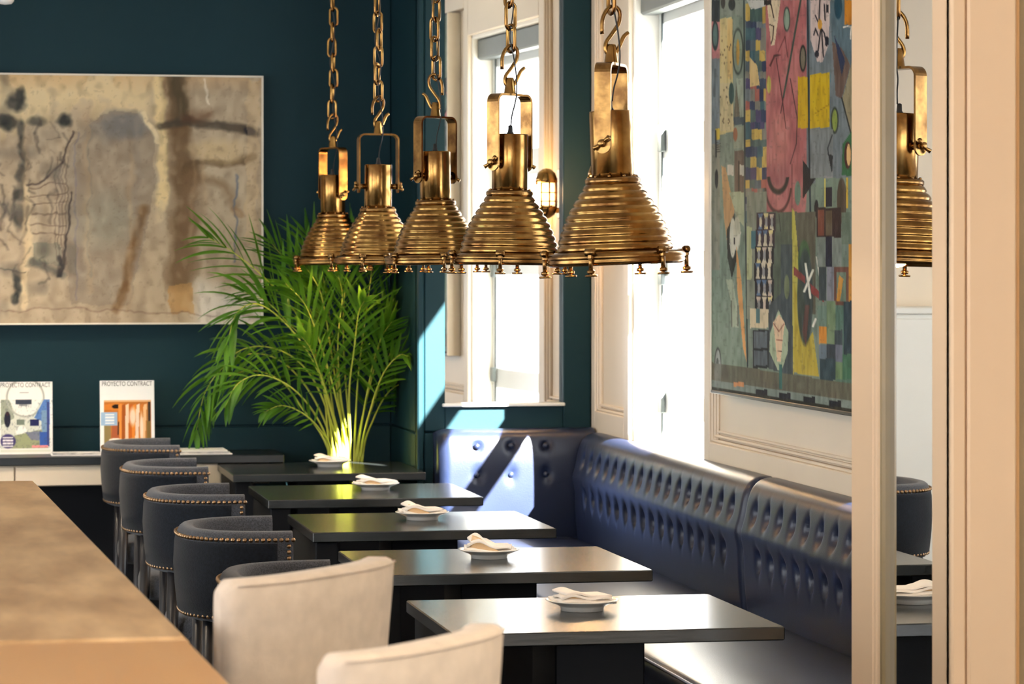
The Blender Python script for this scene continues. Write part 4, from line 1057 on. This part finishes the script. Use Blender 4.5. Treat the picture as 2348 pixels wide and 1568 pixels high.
def cover2(a, b):                 # warm wooden interior
    U, V = a * 100, (1 - b) * 100
    A = Art(U, V, (240, 240, 238))
    A.rect(7, 27, 94, 96, (196, 116, 50)).rect(7, 27, 94, 30, (226, 180, 130)).poly([(7, 34), (30, 30), (48, 33), (40, 42), (7, 40)], (216, 132, 52)).ell(30, 36, 8, 3, (40, 26, 20))
    for k, c in enumerate([(232, 150, 70), (170, 90, 36), (240, 210, 180), (206, 104, 34), (232, 140, 54), (238, 214, 190), (214, 126, 50), (236, 190, 140), (176, 120, 66)]): A.poly([(34 + 6.6 * k, 34), (40 + 6.6 * k, 32), (39 + 6.2 * k, 82), (33 + 6.2 * k, 84)], c)
    A.ell(60, 50, 6, 12, (246, 226, 206), .9, .7).ell(76, 66, 3, 20, (246, 230, 214), .9, .7).rect(88, 30, 93, 56, (56, 50, 44)).rect(86, 56, 93, 94, (130, 106, 60))
    A.rect(2, 44, 32, 62, (160, 190, 220))
    for k in range(4): A.rect(9, 46 + 4 * k, 26, 48 + 4 * k, (238, 240, 244))
    A.rect(7, 62, 20, 96, (150, 130, 84)).poly([(22, 62), (34, 62), (36, 84), (20, 84)], (176, 96, 60)).line([(34, 58), (33, 74)], 2.4, (60, 40, 34)).ell(28, 82, 12, 2.4, (250, 238, 224)).ell(60, 85, 18, 5, (240, 232, 214)).rect(20, 88, 94, 96, (120, 50, 26)).ell(46, 90, 8, 4, (240, 200, 170))
    return A.C
def magazine(u0, u1, vt, vb, fn, label):
    yb = 12.90
    pl, pr2 = at_y(u0, vb, yb), at_y(u1, vb, yb); zt_ = at_y((u0 + u1) / 2, vt, yb + .06).z
    zb_ = zt + .001; h = zt_ - zb_; wd = pr2.x - pl.x
    t = thing('magazine', label, 'magazine', ((pl.x + pr2.x) / 2, yb, zb_), group='magazines propped on the console')
    t.rotation_euler = (R(-9), 0, 0)
    MB().box(-wd / 2, wd / 2, 0, .008, 0, h, .001).build('pages', M_PAPER, t)
    # cover built in the magazine's own space
    a = np.linspace(0, 1, 91); b = np.linspace(0, 1, 121); Aa, Bb = np.meshgrid(a, b)
    C = fn(Aa, Bb) / 255.0; C = np.where(C <= .04045, C / 12.92, ((np.clip(C, 0, 1) + .055) / 1.055) ** 2.4)
    vs = np.stack([(Aa - .5) * wd, np.full(Aa.shape, -.0006), Bb * h], -1).reshape(-1, 3)
    idx = (np.arange(120)[:, None] * 91 + np.arange(90)[None, :]).reshape(-1); fs = np.stack([idx, idx + 1, idx + 92, idx + 91], -1)
    me = bpy.data.meshes.new('cover'); me.from_pydata(vs.tolist(), [], fs.tolist()); me.update()
    ca = me.color_attributes.new('Col', 'FLOAT_COLOR', 'POINT'); ca.data.foreach_set('color', np.concatenate([C, np.ones(C.shape[:2] + (1,))], -1).astype(np.float32).ravel())
    me.materials.append(M_PRINT)
    cv = link('cover', me, t)
    tt = txt(cv, 'PROYECTO CONTRACT', .0252 * wd / .238, (0, -.0012, h * .925), (R(90), 0, 0), M_INK)
    wdt = max(v.co.x for v in tt.data.vertices) - min(v.co.x for v in tt.data.vertices)
    tt.scale = (wd * .92 / wdt, 1.15, 1)
magazine(-4, 121, 873, 1043, cover1, 'propped magazine with a bright blue and white hall on its cover')
magazine(230, 355, 870, 1043, cover2, 'propped magazine with an orange wooden interior on its cover')
def flatmag(u0, u1, y, d, n, label, m):
    a, b = at_y(u0, 1043, y).x, at_y(u1, 1043, y).x
    t = thing('flat_magazine', label, 'magazine', ((a + b) / 2, y + d / 2, zt + .001), group='magazines lying on the console')
    for k in range(n):
        MB().box(-(b - a) / 2 + .006 * k, (b - a) / 2 - .010 * k, -d / 2 + .004 * k, d / 2, .006 * k, .006 * (k + 1) - .0006, .001).build('pages', M_PAPER if k % 2 == 0 else M_PAGE, t)
flatmag(118, 236, 12.74, .13, 2, 'thin open magazine lying flat between the two propped ones', M_PAGE)
flatmag(405, 533, 12.72, .22, 3, 'short stack of white magazines lying on the console beside the chair', M_PAPER)

# white half-height cabinet and cream wall further left: seen only in the pier mirror
wcab = thing('white_cabinet', 'tall white cabinet against the cream wall, reflected in the narrow mirror', 'cabinet', (-.95, 12.85, 0))
MB().box(-.75, .75, -.18, .17, .0, 1.38, .004).build('body', M_WHITE, wcab)
MB().box(-.77, .77, -.20, .175, 1.38, 1.41, .004).build('cabinet_top', M_WHITE, wcab)
for k in range(3): MB().box(-.745 + .5 * k, -.255 + .5 * k, -.195, -.18, .05, 1.36, .004).build('door', M_WHITE, wcab)
# ceiling spotlight at the upper left corner
sp = thing('spotlight', 'white ceiling spotlight just peeking in at the top left corner', 'spotlight', (at_y(12, 0, 12.4).x, 12.4, ZC))
zz = at_y(12, 11, 12.4).z - ZC
MB().lathe([(.0, zz), (.026, zz + .004), (.036, zz + .016), (.036, zz + .12), (.0, zz + .125)], 24, cap=False).build('spot_head', M_SPOT, sp)
MB().tube([(0, 0, zz + .12), (0, 0, 0)], .008, 8).build('stem', M_SPOT, sp)

# ------------------------------------------------------------------ areca palm
BY = 12.735
pb = at_y(792, 1050, BY)
palm = thing('areca_palm', 'bushy green areca palm with yellow stems between the console and the teal pier', 'palm', (pb.x, BY, 0))
MB().lathe([(.0, 0), (.12, 0), (.125, .01), (.15, .40), (.155, .41), (.145, .42), (.14, .40), (.0, .39)], 32, cap=False).build('planter', M_POT, palm)
MB().lathe([(.139, .385), (.0, .395)], 32, cap=False).build('soil', M_SOIL, palm)
def leaflet(mb, p, d, L, w, droop, side):
    """narrow folded blade from p along d, bending down"""
    d = d.normalized(); n = 6; pts = []; q = p.copy(); dd = d.copy()
    for k in range(n + 1):
        pts.append(q.copy()); q = q + dd * (L / n); dd = (dd + Vector((0, 0, -droop / n))).normalized()
    vs = []; fs = []
    for k, c in enumerate(pts):
        t = (pts[min(k + 1, n)] - pts[max(k - 1, 0)]).normalized()
        a = t.cross(Vector((0, 0, 1)));  a = a if a.length > 1e-3 else Vector((1, 0, 0)); a.normalize(); b = a.cross(t)
        tw = side; a2 = a * math.cos(tw) + b * math.sin(tw); b2 = b * math.cos(tw) - a * math.sin(tw)
        f = k / n; ww = w * (.35 + 1.9 * f) if f < .3 else w * max(.02, (1 - ((f - .3) / .7) ** 1.7)) * .95
        vs += [c - a2 * ww / 2 - b2 * ww * .12, c + b2 * ww * .12, c + a2 * ww / 2 - b2 * ww * .12]
    for k in range(n):
        o = 3 * k; fs += [(o, o + 1, o + 4, o + 3), (o + 1, o + 2, o + 5, o + 4)]
    for v_ in vs:                # keep the blades in front of the walls, the pier and the picture
        y = v_.y + palm.location.y; x = v_.x + palm.location.x
        if y > 12.97: v_.y = 12.97 - palm.location.y
        if y > 12.26 and x > 1.942: v_.x = 1.942 - palm.location.x
    mb.add(vs, fs, True)
FR = [  # pixel path of each frond, depth of base and tip, leaflet length, droop
    ([(775, 1045), (742, 850), (690, 735), (610, 640), (530, 575), (478, 545)], 12.70, .20, .55),
    ([(780, 1045), (745, 880), (680, 770), (600, 700), (545, 715), (520, 790)], 12.55, .19, .8),
    ([(775, 1045), (735, 960), (670, 890), (600, 860), (545, 880), (515, 935)], 12.45, .14, .7),
    ([(778, 1045), (740, 985), (690, 945), (645, 930), (605, 945)], 12.50, .10, .5),
    ([(782, 1045), (720, 900), (630, 820), (540, 820), (475, 890), (450, 985)], 12.88, .17, 1.0),
    ([(785, 1045), (755, 850), (715, 720), (670, 620), (625, 560)], 12.78, .20, .5),
    ([(792, 1045), (775, 850), (755, 720), (735, 610), (705, 540)], 12.86, .20, .4),
    ([(800, 1045), (790, 830), (788, 700), (800, 610), (815, 550)], 12.72, .19, .4),
    ([(804, 1045), (818, 870), (838, 730), (850, 640), (856, 590)], 12.66, .18, .4),
    ([(808, 1045), (842, 870), (872, 780), (898, 738)], 12.52, .15, .4),
    ([(812, 1045), (846, 930), (880, 855), (915, 815), (938, 818)], 12.45, .13, .5),
    ([(796, 1045), (770, 900), (735, 790), (700, 700), (655, 650)], 12.55, .17, .5),
    ([(798, 1045), (782, 900), (775, 780), (785, 680), (775, 630)], 12.64, .17, .4),
    ([(786, 1045), (740, 900), (680, 825), (610, 795), (548, 805), (505, 850)], 12.62, .16, .8),
    ([(810, 1045), (860, 890), (905, 780), (935, 700)], 12.90, .17, .5),
    ([(806, 1045), (850, 850), (885, 730), (915, 660)], 12.84, .17, .5),
    ([(790, 1045), (752, 890), (715, 800), (660, 740), (610, 690), (560, 670)], 12.66, .17, .7),
    ([(800, 1045), (800, 900), (812, 800), (822, 720), (835, 690)], 12.42, .14, .4),
    ([(788, 1045), (760, 930), (735, 860), (712, 800), (690, 770)], 12.46, .13, .5),
    ([(794, 1045), (765, 820), (740, 690), (720, 640), (690, 600)], 12.70, .19, .4),
    ([(814, 1045), (850, 960), (890, 900), (925, 880), (942, 900)], 12.86, .13, .7),
    ([(776, 1045), (700, 930), (640, 870), (570, 850), (500, 880), (470, 960)], 12.92, .15, .9),
]
NIND = 0
for fi, (px, yd, LL, dr) in enumerate(FR):
    rnd = random.Random(100 + fi); n = len(px); pts = []
    px = [(792 + (u - 794) * 2.0 if k == 0 else (u if k > 1 else u + (u - 794) * .12), v) for k, (u, v) in enumerate(px)]
    for k, (u, v) in enumerate(px):
        f = k / (n - 1); pts.append(at_y(u, v, BY + (yd - BY) * f ** .8))
    b0 = pts[0]; root = Vector((pb.x + (b0.x - pb.x) * .9 + rnd.uniform(-.012, .012), BY + rnd.uniform(-.02, .03), .39))
    path = spline([root] + pts, 44)
    fro = bpy.data.objects.new('frond', None)
    rad = [.0062 * (1 - .8 * k / 43) for k in range(44)]
    fr = MB().tube([p - palm.location for p in path], rad, 6).build('frond', M_STEM, palm)
    i0 = 17 if LL > .15 else 20
    st = MB(); first = fi in (0, 1, 2, 3, 9, 10, 11, 12, 13, 17, 18, 16)
    for k in range(i0, 44, 2):
        f = (k - i0) / (43 - i0)
        t = (path[min(k + 1, 43)] - path[max(k - 1, 0)]).normalized()
        sd = t.cross(Vector((0, -1, .25)));  sd = sd.normalized() if sd.length > 1e-3 else Vector((1, 0, 0))
        for s_ in (-1, 1):
            L = LL * (.55 + .9 * math.sin(math.pi * min(1, .15 + .8 * f))) * rnd.uniform(.8, 1.1)
            d = t * (.75 + .5 * f) + sd * s_ * (.85 - .45 * f) + Vector((rnd.uniform(-.1, .1), rnd.uniform(-.35, .25), rnd.uniform(-.05, .15)))
            mb = MB() if (first and NIND < 300) else st
            leaflet(mb, path[k] - palm.location, d, L, .021 + .008 * rnd.random(), dr * rnd.uniform(.7, 1.5), rnd.uniform(-.7, .7))
            if mb is not st: mb.build('leaflet', M_LEAF, fr); NIND += 1
    if st.v:
        so_ = st.build('leaflets', M_LEAF, fr); so_['kind'] = 'stuff'
